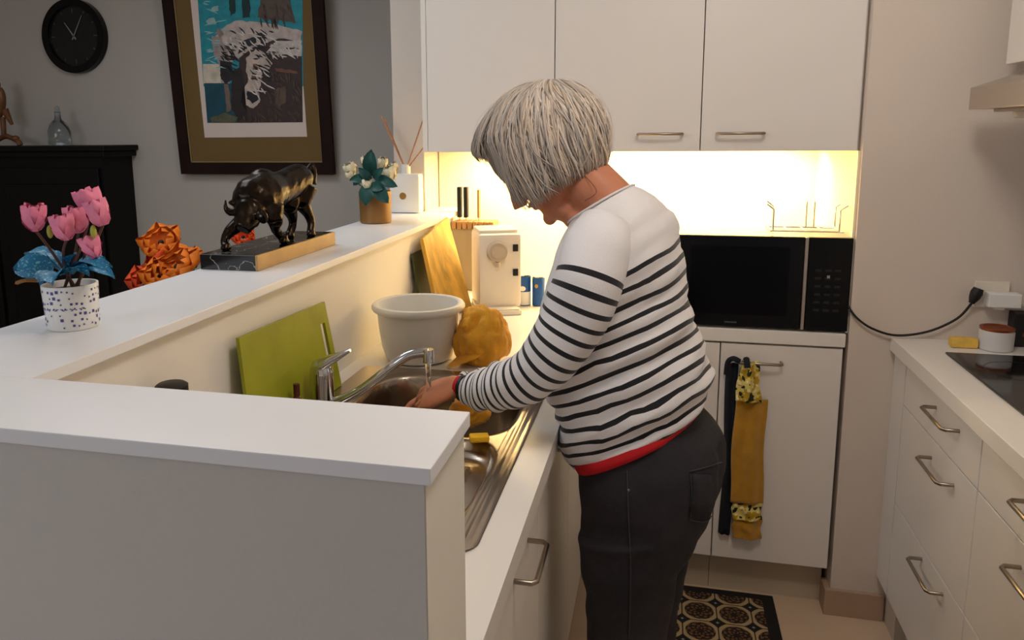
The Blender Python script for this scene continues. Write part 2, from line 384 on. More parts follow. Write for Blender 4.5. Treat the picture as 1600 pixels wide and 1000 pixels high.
# ------------------------------------------------------------------ sink
t = thing('sink', 'stainless steel sink with drainer set in the white worktop', 'sink', (-.49, 1.43, .9))
def bowlf(x, y, cx, cy, hx, hy, p=4): return (abs((x-cx)/hx)**p+abs((y-cy)/hy)**p)**(1/p)
def sstep(a, b_, v):
    v = max(0, min(1, (v-a)/(b_-a))); return v*v*(3-2*v)
b = BM(); NX, NY = 110, 170; g_ = []
sx0, sx1, sy0, sy1 = -.742, -.247, 1.007, 1.858
for j in range(NY+1):
    row = []
    for i in range(NX+1):
        x = sx0+(sx1-sx0)*i/NX; y = sy0+(sy1-sy0)*j/NY
        # rounded plate corners
        r = .04; px_ = min(max(x, sx0+r), sx1-r); py_ = min(max(y, sy0+r), sy1-r)
        dx, dy = x-px_, y-py_; L = math.hypot(dx, dy)
        if dx and dy:
            m_ = max(abs(dx), abs(dy)); k = m_/L; x = px_+dx*k; y = py_+dy*k
        z = .9035
        ed = min(x-sx0, sx1-x, y-sy0, sy1-y); z -= .0025*(1-sstep(0, .006, ed))
        q = bowlf(x, y, -.478, 1.625, .188, .185); z -= .165*(1-sstep(.86, 1.0, q))
        z -= .006*(1-sstep(1.0, 1.08, q))
        dq = bowlf(x, y, -.49, 1.215, .205, .185, 5); dr_ = (1-sstep(.93, 1.0, dq))
        z -= .007*dr_
        q2 = bowlf(x, y, -.345, 1.26, .062, .16, 2.6); z -= .014*(1-sstep(.88, 1.0, q2))*(1 if y < 2 else 0)
        if dr_ > .5 and q2 > 1: z += .003*(.5+.5*math.sin((x+.7)*2*PI/.036))*dr_
        if x > -.288 and x < -.254: z += .0016*math.sin((x+.288)/.034*4*PI)*sstep(0, .03, y-sy0-.02)
        q3 = bowlf(x, y, -.338, 1.30, .009, .045, 3); z += .006*(1-sstep(.6, 1.0, q3))
        row.append(b.verts.new((x, y, z)))
    g_.append(row)
for j in range(NY):
    for i in range(NX): b.faces.new((g_[j][i], g_[j][i+1], g_[j+1][i+1], g_[j+1][i]))
obj('basin', b, 'sink', t, smooth=True, autos=False)
b = BM(); lathe(b, (-.478, 1.625, .741), [(.001, 0), (.040, 0), (.043, .003), (.03, .002), (.001, .004)], 32); obj('drain_plug', b, 'chrome', t, smooth=True)
# tap
t = thing('kitchen_tap', 'chrome mixer tap with lever and long curved spout at the sink', 'tap', (-.70, 1.5, .9))
b = BM(); lathe(b, (-.70, 1.5, .9045), [(.030, 0), (.030, .006), (.0255, .01), (.0250, .05), (.0250, .088), (.0240, .1), (.018, .114), (.001, .122)], 32); obj('body', b, 'chrome', t, smooth=True)
b = BM(); tube(b, spline([(-.712, 1.498, .994), (-.695, 1.5, 1.012), (-.668, 1.5, 1.028), (-.632, 1.5, 1.047)], 4), [.018, .0205, .0225, .0230, .0225, .0215, .0195, .0175, .015, .0125, .0100, .0075, .005], 14, flat=.62); obj('lever', b, 'chrome', t, smooth=True)
b = BM(); sp_ = spline([(-.70, 1.5, .922), (-.665, 1.5, .932), (-.61, 1.505, .962), (-.555, 1.515, 1.005), (-.515, 1.523, 1.034), (-.487, 1.528, 1.042), (-.470, 1.531, 1.042)], 5)
tube(b, sp_, .0102, 14); cyl(b, (-.4695, 1.531, 1.050), (-.4695, 1.531, 1.022), .0125, 18); obj('spout', b, 'chrome', t, smooth=True)
b = BM(); tube(b, [(-.4695, 1.531, 1.021), (-.4695, 1.531, 1.0), (-.4695, 1.531, .975), (-.470, 1.532, .95)], [.0065, .0058, .0055, .006], 10)
tag(obj('water_stream', b, 'water', loc=(-.4695, 1.531, .95), smooth=True), 'thin stream of water falling from the tap onto her hands', 'water')

# ------------------------------------------------------------------ rug
b = BM(); box(b, -.235, .235, -.45, .45, 0, .006, .002)
o = tag(obj('rug', b, 'rug', loc=(0, 0, 0)), 'black and cream patterned mat on the floor by the back cabinets', 'rug'); o.location = (.153, 2.045, .0005)

# ------------------------------------------------------------------ microwave
t = thing('microwave', 'black microwave oven on the back worktop', 'microwave', (.295, 2.6, .9))
b = BM(); box(b, .046, .544, 2.478, 2.77, .908, 1.186, .003)
for fx in (.08, .51):
    for fy in (2.51, 2.74): cyl(b, (fx, fy, .9003), (fx, fy, .91), .012, 12)
obj('casing', b, mat('microwave_casing', (196, 190, 182), .4, .3, var=.02), t)
b = BM(); box(b, .046, .4115, 2.458, 2.477, .907, 1.186, .003); dr = obj('door', b, 'black', t)
b = BM(); box(b, .090, .372, 2.4572, 2.4585, .945, 1.155); obj('door_window', b, mat('smoked_glass', (5, 5, 6), .2, var=.02, spec=.2), dr)
b = BM()
for k in range(7): box(b, .196+k*.0052, .1998+k*.0052, 2.4568, 2.4582, .918, .9225)
obj('logo', b, mat('grey_print', (84, 84, 84), .5, var=.05), dr)
b = BM(); box(b, .4125, .4225, 2.455, 2.477, .907, 1.186, .002); obj('door_trim', b, 'steel', t)
b = BM(); box(b, .4235, .544, 2.458, 2.477, .907, 1.186, .003); pn = obj('control_panel', b, mat('panel_black', (10, 10, 10), .3, var=.05, spec=.25), t)
b = BM(); gp = mat('panel_print', (24, 24, 24), .5, var=.1)
for r_ in range(6):
    for c_ in range(3): box(b, .446+c_*.027, .462+c_*.027, 2.4565, 2.458, .965+r_*.024, .972+r_*.024)
obj('buttons', b, gp, pn)
b = BM(); box(b, .478, .486, 2.4562, 2.458, 1.066, 1.074); obj('indicator', b, mat('grey_dot', (150, 150, 150), .5, var=.05), pn)
b = BM(); tube(b, spline([at(1325, 478, 2.452), at(1338, 496, 2.438), at(1362, 513, 2.432), at(1400, 524, 2.43), at(1450, 518, 2.428), at(1495, 498, 2.428), at(1518, 474, 2.42)], 6), .0034, 8)
cord = tag(obj('power_cord', b, 'blackm', loc=tuple(at(1400, 524, 2.43)), smooth=True), 'black power cord drooping from the microwave to the wall socket', 'cord')
b = BM(); p = at(1525, 462, 2.416); tube(b, [p+Vector((-.010, .0, -.022)), p+Vector((-.003, .002, -.006)), p+Vector((.002, .003, .008)), p+Vector((.006, .003, .02))], [.007, .014, .016, .013], 14); obj('plug', b, 'blackm', cord, smooth=True)
# wire rack on microwave
t = thing('wire_rack', 'white wire plate rack on top of the microwave', 'rack', (.43, 2.62, 1.187))
b = BM()
for yy in (2.55, 2.66): tube(b, [(.325, yy, 1.192), (.535, yy, 1.192)], .0028, 8)
for xx in (.33, .38, .43, .48, .53): tube(b, [(xx, 2.55, 1.1925), (xx, 2.66, 1.1925)], .0025, 8)
obj('base_wires', b, 'chrome', t, smooth=True)
for (xx, yy, dx) in ((.333, 2.55, -.02), (.345, 2.66, -.02), (.445, 2.66, 0), (.468, 2.66, 0), (.522, 2.55, .022), (.530, 2.66, .022)):
    b = BM(); tube(b, [(xx, yy, 1.192), (xx, yy, 1.258), (xx+dx, yy, 1.274)], .0028, 8); obj('prong', b, 'chrome', t, smooth=True)

# ------------------------------------------------------------------ LED strip
t = thing('led_light_strip', 'warm glowing light strip under the wall cabinets', 'lamp', (-.12, 2.95, 1.43))
b = BM(); box(b, -.72, .50, 2.90, 2.955, 1.431, 1.4365); obj('channel', b, 'white', t)
b = BM(); box(b, -.71, .49, 2.91, 2.945, 1.4295, 1.4308); obj('diffuser', b, 'led', t)

# ------------------------------------------------------------------ right side: hob, soap, canister, socket, hood
t = thing('induction_hob', 'black glass hob set in the right worktop', 'hob', (1.0, 2.0, .9))
b = BM(); box(b, .752, 1.24, 1.70, 2.286, .9003, .906, .002); hb = obj('glass', b, 'hob', t)
b = BM()
b.free(); hp_m = mat('hob_print', (46, 44, 44), .4, var=.05)
for (cx, cy, r) in ((.88, 2.13, .085), (1.1, 2.13, .07), (.88, 1.87, .07), (1.1, 1.87, .085)):
    b = BM()
    rr = [[b.verts.new((cx+q*math.cos(k*2*PI/40), cy+q*math.sin(k*2*PI/40), z)) for k in range(40)] for q, z in ((r, .9062), (r+.002, .9062))]
    for k in range(40): b.faces.new((rr[0][k], rr[1][k], rr[1][(k+1) % 40], rr[0][(k+1) % 40]))
    obj('ring_print', b, hp_m, hb)
b = BM(); p = atz(1505, 543, .9)
box(b, p.x-.034, p.x+.034, p.y-.012, p.y+.02, .9003, .928, .007)
tag(obj('soap_bar', b, 'soap', loc=(p.x, p.y, .9), smooth=True), 'yellow packet on the worktop behind the hob', 'packet')
t = thing('canister', 'small pale grey canister with copper lid behind the hob', 'canister', (.898, 2.362, .9))
b = BM(); lathe(b, (.898, 2.362, .9003), [(.038, 0), (.041, .003), (.042, .052), (.040, .055)], 36); obj('body', b, 'greycan', t, smooth=True)
b = BM(); lathe(b, (.898, 2.362, .9555), [(.040, 0), (.0415, .002), (.0415, .008), (.034, .009), (.030, .006), (.001, .006)], 36); obj('lid', b, 'copper', t, smooth=True)
t = thing('black_tin', 'black box standing behind the grey canister on the right worktop', 'box', (.99, 2.41, .9))
b = BM(); box(b, .953, 1.04, 2.40, 2.445, .9003, .995, .003); obj('body', b, 'blackm', t)
b = BM(); box(b, .975, .99, 2.3985, 2.4, .93, .94); obj('label_mark', b, mat('dull_red_print', (110, 50, 40), .5, var=.1), t)
# socket
t = thing('wall_socket', 'white double wall socket above the canister', 'socket', (.91, 2.449, 1.03))
b = BM(); box(b, .862, .948, 2.438, 2.4495, 1.0, 1.075, .003); obj('faceplate', b, 'creampl', t)
b = BM(); box(b, .885, .966, 2.40, 2.437, 1.008, 1.048, .004); box(b, .905, .93, 2.41, 2.437, 1.000, 1.009, .002); obj('adapter', b, 'whitepl', t)
# hood
t = thing('cooker_hood', 'stainless steel cooker hood at the right edge above the hob', 'hood', (1.0, 2.0, 1.54))
b = BM(); box(b, .756, 1.265, 1.70, 2.30, 1.545, 1.60, .002); obj('front_band', b, 'steel', t)
b = BM(); lo = [(.758, 1.702, 1.6), (1.264, 1.702, 1.6), (1.264, 2.298, 1.6), (.758, 2.298, 1.6)]; hi = [(.90, 1.80, 1.655), (1.264, 1.80, 1.655), (1.264, 2.20, 1.655), (.90, 2.20, 1.655)]
loft(b, [lo, hi]); obj('canopy', b, 'steel', t)
b = BM(); box(b, .80, 1.23, 1.74, 2.26, 1.538, 1.5445); obj('filter', b, 'nickel', t)
b = BM(); lathe(b, (.845, 2.22, 1.522), [(.01, 0), (.014, .002), (.016, .016)], 20); obj('lamp', b, 'creampl', t, smooth=True)
t = thing('wall_cabinet', 'white wall cabinet above the cooker hood', 'cabinet', (1.05, 2.0, 1.66), 'cabinets over the hood')
b = BM(); box(b, .862, 1.268, 1.60, 2.34, 1.66, 2.49, .002); obj('carcass', b, 'white', t)
b = BM(); box(b, .844, .861, 1.602, 2.338, 1.658, 2.488, .002); obj('door', b, 'door', t)

# ------------------------------------------------------------------ things on the sink worktop
# green chopping board
def slab(bm, a, b_, c, d, th, hole=None):
    a, b_, c, d = map(Vector, (a, b_, c, d)); n = (b_-a).cross(d-a).normalized()*th
    def P(u, v): return (a*(1-u)+b_*u)*(1-v)+(d*(1-u)+c*u)*v
    us, vs = ([0, 1], [0, 1]) if not hole else ([0, hole[0], hole[1], 1], [0, hole[2], hole[3], 1])
    F1 = [[bm.verts.new(P(u, v)) for u in us] for v in vs]; F2 = [[bm.verts.new(P(u, v)+n) for u in us] for v in vs]
    for j in range(len(vs)-1):
        for i in range(len(us)-1):
            if hole and i == 1 and j == 1: continue
            bm.faces.new((F1[j][i], F1[j][i+1], F1[j+1][i+1], F1[j+1][i])); bm.faces.new((F2[j][i], F2[j+1][i], F2[j+1][i+1], F2[j][i+1]))
    def side(i0, j0, i1, j1): bm.faces.new((F1[j0][i0], F2[j0][i0], F2[j1][i1], F1[j1][i1]))
    for i in range(len(us)-1): side(i, 0, i+1, 0); side(i, len(vs)-1, i+1, len(vs)-1)
    for j in range(len(vs)-1): side(0, j, 0, j+1); side(len(us)-1, j, len(us)-1, j+1)
    if hole: side(1, 1, 2, 1); side(1, 2, 2, 2); side(1, 1, 1, 2); side(2, 1, 2, 2)
b = BM(); slab(b, (-.742, 1.265, .9045), (-.742, 1.685, .9045), (-.766, 1.660, 1.112), (-.766, 1.276, 1.125), .007, (.885, .945, .40, .78))
bmesh.ops.recalc_face_normals(b, faces=b.faces[:])
tag(obj('chopping_board', b, 'greenpl', loc=(-.74, 1.47, .9)), 'lime green plastic chopping board leaning on the half wall', 'chopping board')
b = BM(); slab(b, (-.690, 2.36, .9005), (-.640, 2.575, .9005), (-.760, 2.715, 1.196), (-.762, 2.415, 1.158), .014)
tag(obj('chopping_board', b, 'gold', loc=(-.68, 2.48, .9)), 'golden brown wooden board leaning in the corner behind the tub', 'chopping board')
b = BM(); slab(b, (-.745, 2.375, .9005), (-.745, 2.60, .9005), (-.781, 2.60, 1.115), (-.781, 2.375, 1.115), .006)
tag(obj('chopping_board', b, 'dkgreen', loc=(-.75, 2.5, .9)), 'dark green board peeping out behind the golden wooden board', 'chopping board')
# dark bottle
t = thing('dark_bottle', 'dark bottle whose black cap just shows over the near wall cap', 'bottle', (-.742, 1.04, .9))
b = BM(); lathe(b, (-.742, 1.04, .9003), [(.030, 0), (.032, .004), (.032, .15), (.024, .170), (.02, .185)], 28); obj('body', b, mat('dark_brown_plastic', (30, 26, 26), .3, var=.05), t, smooth=True)
b = BM(); lathe(b, (-.742, 1.04, 1.0855), [(.024, 0), (.025, .002), (.025, .026), (.021, .029), (.001, .029)], 28); obj('cap', b, 'blackm', t, smooth=True)
# brown bottle stopper / brush
t = thing('small_brown_bottle', 'tiny reddish brown bottle in front of the green board', 'bottle', (-.722, 1.405, .9))
q = atx(463, 600, -.722)
b = BM(); lathe(b, (-.722, q.y, .9035), [(.012, 0), (.013, .003), (.013, .05), (.006, .062)], 20); obj('body', b, mat('brown_glass', (96, 38, 26), .25, var=.1), t, smooth=True)
b = BM(); lathe(b, (-.722, q.y, .966), [(.0065, 0), (.0068, .001), (.0068, max(.012, q.z-.966)), (.001, max(.012, q.z-.966)+.001)], 16); obj('cap', b, mat('dark_red_cap', (84, 30, 24), .4, var=.1), t, smooth=True)
# tub
t = thing('plastic_tub', 'round white plastic tub on the worktop beyond the tap', 'tub', (-.622, 1.955, .9))
b = BM(); lathe(b, (-.624, 1.955, .9015), [(.001, 0), (.080, 0), (.089, .005), (.100, .04), (.107, .09), (.110, .138), (.110, .150), (.106, .150), (.103, .09), (.096, .04), (.084, .009), (.001, .006)], 56); obj('body', b, 'whitepl', t, smooth=True)
b = BM(); lathe(b, (-.624, 1.955, 1.036), [(.110, 0), (.1215, .001), (.1245, .006), (.1245, .012), (.121, .0175), (.112, .019), (.1065, .0165), (.1065, .004), (.110, 0)], 56, False); obj('rim', b, 'whitepl', t, smooth=True)
# orange cloth
def cloth_blob(c, r, seed, sc, amp, flatz):
    b = BM(); bmesh.ops.create_icosphere(b, subdivisions=5, radius=1)
    for v in b.verts:
        d = v.co.normalized()
        n = noise.noise(d*1.6+Vector((seed, 0, 0)))
        rid = 1-abs(noise.noise(Vector((d.x*sc, d.y*sc, d.z*sc*.6))+Vector((0, seed, n*1.5))))*2
        rid2 = 1-abs(noise.noise(d*sc*2.1+Vector((seed*2, n, 0))))*2
        k = 1+amp*(rid*.8+rid2*.14)+.18*n-.10*amp
        p = Vector((d.x*r[0]*k, d.y*r[1]*k, d.z*r[2]*k))
        p.z = max(p.z, flatz); v.co = Vector(c)+p
    return b
b = cloth_blob((-.448, 1.955, .965), (.059, .060, .074), 5.3, 1.15, .34, -.064)
# folded flap in front
fl = spline([(-.527, 1.880, .906), (-.495, 1.87, .912), (-.45, 1.885, .93), (-.42, 1.90, .955)], 5)
prev = None
for i, p in enumerate(fl):
    k = i/len(fl); row = [b.verts.new(p+Vector((.0, -.006*math.sin(j*1.3+i*.7), 0))+Vector((.004*j, .012*j, .011*j*(.3+k)))) for j in range(6)]
    if prev:
        for j in range(5): b.faces.new((prev[j], prev[j+1], row[j+1], row[j]))
    prev = row
tag(obj('dish_cloth', b, 'orangecloth', loc=(-.46, 1.95, .9), smooth=True, autos=False), 'crumpled orange yellow cloth next to the white tub', 'cloth')
# coffee machine
t = thing('coffee_machine', 'white coffee machine on the worktop in front of the knife block', 'coffee machine', (-.555, 2.60, .9))
RM = Matrix.Translation((-.545, 2.60, 0)) @ Matrix.Rotation(math.radians(22), 4, 'Z')
b = BM(); box(b, -.072, .072, -.07, .11, .915, 1.165, .012, RM); box(b, -.066, .066, -.04, .10, 1.16, 1.176, .006, RM); obj('body', b, 'creampl', t, smooth=True)
b = BM(); box(b, -.075, .062, -.125, .10, .9003, .916, .004, RM); box(b, -.06, .055, -.12, -.075, .916, .920, .0015, RM); obj('drip_tray', b, 'creampl', t, smooth=True)
b = BM(); cyl(b, RM @ Vector((-.012, -.069, 1.108)), RM @ Vector((-.012, -.096, 1.108)), .036, 32, .031); cyl(b, RM @ Vector((-.012, -.096, 1.108)), RM @ Vector((-.012, -.102, 1.108)), .022, 24); tube(b, [RM @ Vector((-.012, -.086, 1.075)), RM @ Vector((-.012, -.086, 1.058))], .008, 12)
obj('brew_head', b, mat('greige_plastic', (196, 180, 158), .4, var=.03), t, smooth=True)
for z in (1.118, 1.035):
    b = BM(); box(b, .042, .060, -.074, -.0695, z-.012, z+.012, .002, RM); obj('button', b, 'blackm', t)
# knife block
t = thing('knife_block', 'wooden slatted knife block with dark handled knives', 'knife block', (-.69, 2.90, .9))
b = BM(); box(b, -.775, -.612, 2.87, 2.95, .9003, 1.138, .003); bl = obj('block', b, mat('grey_brown_wood', (150, 134, 112), .5, var=.15, vscale=20, stretch=(1, 1, .2)), t)
for k in range(8):
    x = -.775+k*.0208
    b = BM(); box(b, x, x+.0165, 2.862, 2.958, 1.138, 1.166, .002); obj('slat', b, 'wood', t)
kn = thing_knives = []
for k, (px, top, dark) in enumerate(((718, 292, 1), (728, 292, 1), (748, 296, 0))):
    p = at(px, top, 2.91); tt = thing('kitchen_knife', ('leftmost black handled knife in the wooden block', 'second black handled knife from the left in the block', 'slim brown handled knife on the right of the block')[k], 'knife', (p.x, 2.91, 1.17), 'knives in the block')
    b = BM(); box(b, p.x-.0075 if dark else p.x-.004, p.x+.0075 if dark else p.x+.004, 2.897, 2.923, 1.178, p.z, .002); obj('handle', b, 'blackm' if dark else 'wood', tt)
    b = BM(); box(b, p.x-.0012, p.x+.0012, 2.90, 2.92, 1.1665, 1.178); obj('blade', b, 'steel', tt)
# two tins
for (x0, x1, lab, two) in ((-.487, -.437, 'small white and blue tin beside the coffee machine', 1), (-.432, -.388, 'small dark blue tin nearest her sleeve', 0)):
    cx = (x0+x1)/2; cy = 2.665; t = thing('tin', lab, 'tin', (cx, cy, .9), None); r = (x1-x0)/2
    b = BM(); lathe(b, (cx, cy, .9003), [(r-.002, 0), (r, .002), (r, .103 if two else .098), (r-.003, .105 if two else .1)], 28); obj('can', b, 'bluecan', t, smooth=True)
    if two:
        b = BM(); lathe(b, (cx, cy, .904), [(r+.0004, 0), (r+.0006, .001), (r+.0006, .045), (r+.0004, .046)], 28); obj('label_band', b, 'whitepl', t, smooth=True)
        b = BM(); ell(b, (cx, cy-r-.0003, .962), .011, .002, .009); obj('emblem', b, 'whitepl', t, smooth=True)
    else:
        b = BM(); ell(b, (cx-.004, cy-r-.0003, .972), .006, .002, .007); obj('emblem', b, mat('gold_print', (190, 150, 60), .5, var=.05), t, smooth=True)
    b = BM(); lathe(b, (cx, cy, 1.0053 if two else 1.0003), [(r-.003, 0), (r-.001, .001), (r-.001, .004), (.001, .004)], 28); obj('lid', b, 'chrome', t, smooth=True)
# sponge and orange cloth in the sink
b = BM(); box(b, -.019, .019, -.013, .013, -.006, .006, .004, Matrix.Translation((-.332, 1.412, .913)) @ Matrix.Rotation(.35, 4, 'Z')); 
tag(obj('sponge', b, 'yellow', loc=(-.337, 1.418, .908), smooth=True), 'yellow sponge lying on the rim between bowl and drainer', 'sponge')
b = cloth_blob((-.39, 1.57, .905), (.042, .045, .028), 8.4, 2.4, .18, -.026)
tag(obj('dish_cloth', b, 'orangecloth', loc=(-.39, 1.57, .88), smooth=True, autos=False), 'orange cloth held under her hands in the sink', 'cloth')

# ------------------------------------------------------------------ tea towel on the back door handle
def hang(name, m, x0, x1, z0, z1, y, seed, depth=.018, parent=None, thick=.005, taper=.0):
    b = BM(); NXc, NZc = 24, 30; A, B = [], []
    for j in range(NZc+1):
        v = j/NZc; z = z0+(z1-z0)*v; ra, rb = [], []
        for i in range(NXc+1):
            u = i/NXc; k = 1-taper*v; x = (x0+x1)/2+(u-.5)*(x1-x0)*k
            yy = y-depth*(.35+.65*math.sin(u*PI)**.6)*(1-.3*v)-.004*math.sin(u*11+seed)-.002*math.sin(v*9+u*4+seed)
            xx = x+.003*math.sin(v*7+seed)
            ra.append(b.verts.new((xx, yy, z))); rb.append(b.verts.new((xx, min(yy+thick, 2.4535), z)))
        A.append(ra); B.append(rb)
    for j in range(NZc):
        for i in range(NXc):
            b.faces.new((A[j][i], A[j][i+1], A[j+1][i+1], A[j+1][i])); b.faces.new((B[j][i], B[j+1][i], B[j+1][i+1], B[j][i+1]))
    for i in range(NXc): b.faces.new((A[0][i], B[0][i], B[0][i+1], A[0][i+1])); b.faces.new((A[-1][i], A[-1][i+1], B[-1][i+1], B[-1][i]))
    for j in range(NZc): b.faces.new((A[j][0], A[j+1][0], B[j+1][0], B[j][0])); b.faces.new((A[j][-1], B[j][-1], B[j+1][-1], A[j+1][-1]))
    return obj(name, b, m, parent, smooth=True, autos=False)
t = thing('hand_towel', 'mustard towel with lemon print bands hanging from the cabinet handle', 'towel', (.27, 2.42, .24))
Z = lambda py: at(1165, py, 2.42).z
X = lambda px, py=700: at(px, py, 2.42).x
hang('terry_panel', 'mustard', X(1143, 720), X(1196, 720), Z(788), Z(625), 2.438, 1, parent=t, taper=.06)
hang('lower_hem', 'mustard', X(1145, 820), X(1191, 820), Z(843), Z(813), 2.438, 1, parent=t)
hang('printed_band', 'lemon', X(1144, 800), X(1191, 800), Z(814), Z(787), 2.4375, 1, parent=t)
hang('printed_top', 'lemon', X(1149, 600), X(1192, 600), Z(627), Z(564), 2.436, 2, parent=t, taper=.38, depth=.03)
b = BM(); tube(b, [(.262, 2.437, .80), (.262, 2.432, .812), (.262, 2.418, .816), (.262, 2.404, .810), (.264, 2.400, .795)], [.009]*5, 10, flat=1.0); obj('hanging_loop', b, 'navycloth', t, smooth=True)
t2 = tag(hang('tea_towel', 'navycloth', X(1131, 700), X(1150, 700), Z(843), Z(572), 2.447, 5, depth=.010), 'dark navy cloth hanging behind the mustard towel', 'towel')
c0 = Vector(((X(1131)+X(1150))/2, 2.44, Z(843)))
for v in t2.data.vertices: v.co -= c0
t2.location = c0
b = BM(); tube(b, spline([(X(1136, 580), 2.443, Z(590)), (X(1138, 570), 2.437, Z(570)), (X(1146, 565), 2.425, Z(562)), (X(1156, 566), 2.424, Z(566))], 4), .008, 10); obj('fold', b, 'navycloth', t2, smooth=True)

# ================================================================== ON THE HALF WALL CAP
ZT = 1.2005
# cyclamen pot
pc = Vector((-.906, 1.032, ZT))
t = thing('flower_pot', 'white pot with purple squares holding pink artificial cyclamen', 'plant', pc)
b = BM(); lathe(b, pc, [(.001, 0), (.036, 0), (.038, .003), (.0412, .066), (.0412, .070), (.038, .070), (.036, .06), (.001, .058)], 48); pot = obj('pot', b, 'whitepl', t, smooth=True)
b = BM(); rs = random.Random(4)
def decal(b, a, z, wd, h, rad):
    pts = []
    for da, dz in ((-wd, -h), (wd, -h), (wd, h), (-wd, h)):
        th = a+da/rad; pts.append(b.verts.new((pc.x+rad*math.sin(th), pc.y-rad*math.cos(th), pc.z+z+dz)))
    b.faces.new(pts)
for row in range(7):
    z = .008+row*.009
    if row in (3,): continue
    n = 34
    for k in range(n):
        if rs.random() < .35: continue
        a = k*2*PI/n+row*.13; s = rs.choice((.0012, .0018, .0024)); decal(b, a, z+rs.uniform(-.002, .002), s, s, .0380+.0032*(z/.066)+.0005)
for k in range(-3, 4):                          # illegible handwritten line
    for q in range(5): decal(b, k*.33+q*.05, .035+.0012*math.sin(q*2.1+k), .0011, .0014 if q % 2 else .0007, .0402)
obj('printed_squares', b, 'purple', pot)
b = BM(); lathe(b, pc+Vector((0, 0, .056)), [(.035, 0), (.035, .004), (.001, .006)], 30); obj('soil', b, 'stem', t)
def petals(b, c, r, up, n=5, seed=0, closed=.5, pl=1.0):
    rr = random.Random(seed); up = Vector(up).normalized(); u, v = frame(up)
    for k in range(n):
        a = k*2*PI/n+rr.uniform(-.2, .2); d = (u*math.cos(a)+v*math.sin(a)); side = d.cross(up); rows = []
        for j in range(7):
            s = j/6; reach = r*(.25+.75*math.sin(s*PI*.5))*(1-closed*s*.8); hgt = r*pl*1.5*s
            wv = r*.72*math.sin(PI*(.12+.85*s))**.8*(1+.1*rr.uniform(-1, 1)); mid = Vector(c)+d*reach+up*hgt
            rows.append([b.verts.new(mid+side*wv*q+d*(-.35*r*abs(q)**2)+up*rr.uniform(-.03, .03)*r) for q in (-1, -.5, 0, .5, 1)])
        for j in range(6):
            for i in range(4): b.faces.new((rows[j][i], rows[j][i+1], rows[j+1][i+1], rows[j+1][i]))
for k, (px, py, yy, s) in enumerate(((53, 343, 1.0, .019), (103, 358, .99, .018), (121, 346, 1.02, .019), (150, 322, 1.04, .021), (160, 335, 1.0, .018), (150, 387, 1.0, .016), (140, 314, 1.06, .016))):
    s *= 1.2; c = at(px, py, yy); b = BM(); upd = Vector((rs.uniform(-.35, .35), -.1, 1)); petals(b, c-Vector((0, 0, s*.75)), s, upd, 5, k, .22, 1.2); petals(b, c-Vector((0, 0, s*.5)), s*.75, upd, 4, k+20, .6, 1.3)
    fl_ = obj('flower', b, 'pink', t, smooth=True, autos=False)
    b = BM(); tube(b, spline([c-Vector((0, 0, s*.7)), c*.55+(pc+Vector((0, 0, .06)))*.45+Vector((rs.uniform(-.01, .01), 0, .0)), pc+Vector((rs.uniform(-.012, .012), rs.uniform(-.012, .012), .06))], 5), .0022, 7); obj('stem', b, 'stem', fl_, smooth=True)
def leaf(b, c, L, W, d, up, cup=.25, n=8):
    d = Vector(d).normalized(); up = Vector(up).normalized(); s = d.cross(up).normalized(); up = s.cross(d); rows = []
    for j in range(n+1):
        t_ = j/n; wv = W*math.sin(PI*min(1, .08+.92*t_))**.65 if j < n else .0006; mid = Vector(c)+d*L*t_+up*(L*.18*math.sin(t_*PI))
        rows.append([mid+s*wv*q+up*(cup*W*abs(q)) for q in (-1, -.5, 0, .5, 1)])
    R = [[b.verts.new(p) for p in r] for r in rows]; R2 = [[b.verts.new(p-up*.0008) for p in r] for r in rows]
    for j in range(n):
        for i in range(4): b.faces.new((R[j][i], R[j][i+1], R[j+1][i+1], R[j+1][i])); b.faces.new((R2[j][i], R2[j+1][i], R2[j+1][i+1], R2[j][i+1]))
pt = pc+Vector((0, 0, .072))
for k, (e, W, y_) in enumerate((((22, 422), .024, 1.0), ((62, 446), .022, .975), ((82, 446), .019, .965), ((180, 436), .016, 1.0), ((165, 404), .013, 1.05), ((176, 418), .013, 1.02), ((140, 432), .012, .985), ((120, 398), .010, 1.0), ((75, 395), .010, 1.06), ((170, 425), .010, .98), ((40, 400), .014, 1.08))):
    q = at(e[0], e[1], y_); st_ = pt+(q-pt)*(.28 if k < 2 else .1)+Vector((0, 0, .012)); b = BM(); leaf(b, st_, (q-st_).length, W, q-st_, (0, -.75, .65) if k < 3 else (0, -.3, 1)); obj('leaf', b, 'blueleaf', t, smooth=True, autos=False)
for (px, py) in ((78, 362), (146, 362)):
    c = at(px, py, .99); b = BM(); ell(b, c, .0045, .0045, .010); petals(b, c-Vector((0, 0, .008)), .005, (0, 0, 1), 4, 3, .7); obj('bud', b, 'bud', t, smooth=True, autos=False)
b = BM(); tube(b, spline([pt+Vector((-.05, 0, -.0)), at(40, 438, 1.0), at(24, 443, 1.0)], 4), [.003]*8+[.001], 7); obj('stem', b, mat('tan_stem', (150, 100, 52), .7, var=.1), t, smooth=True)

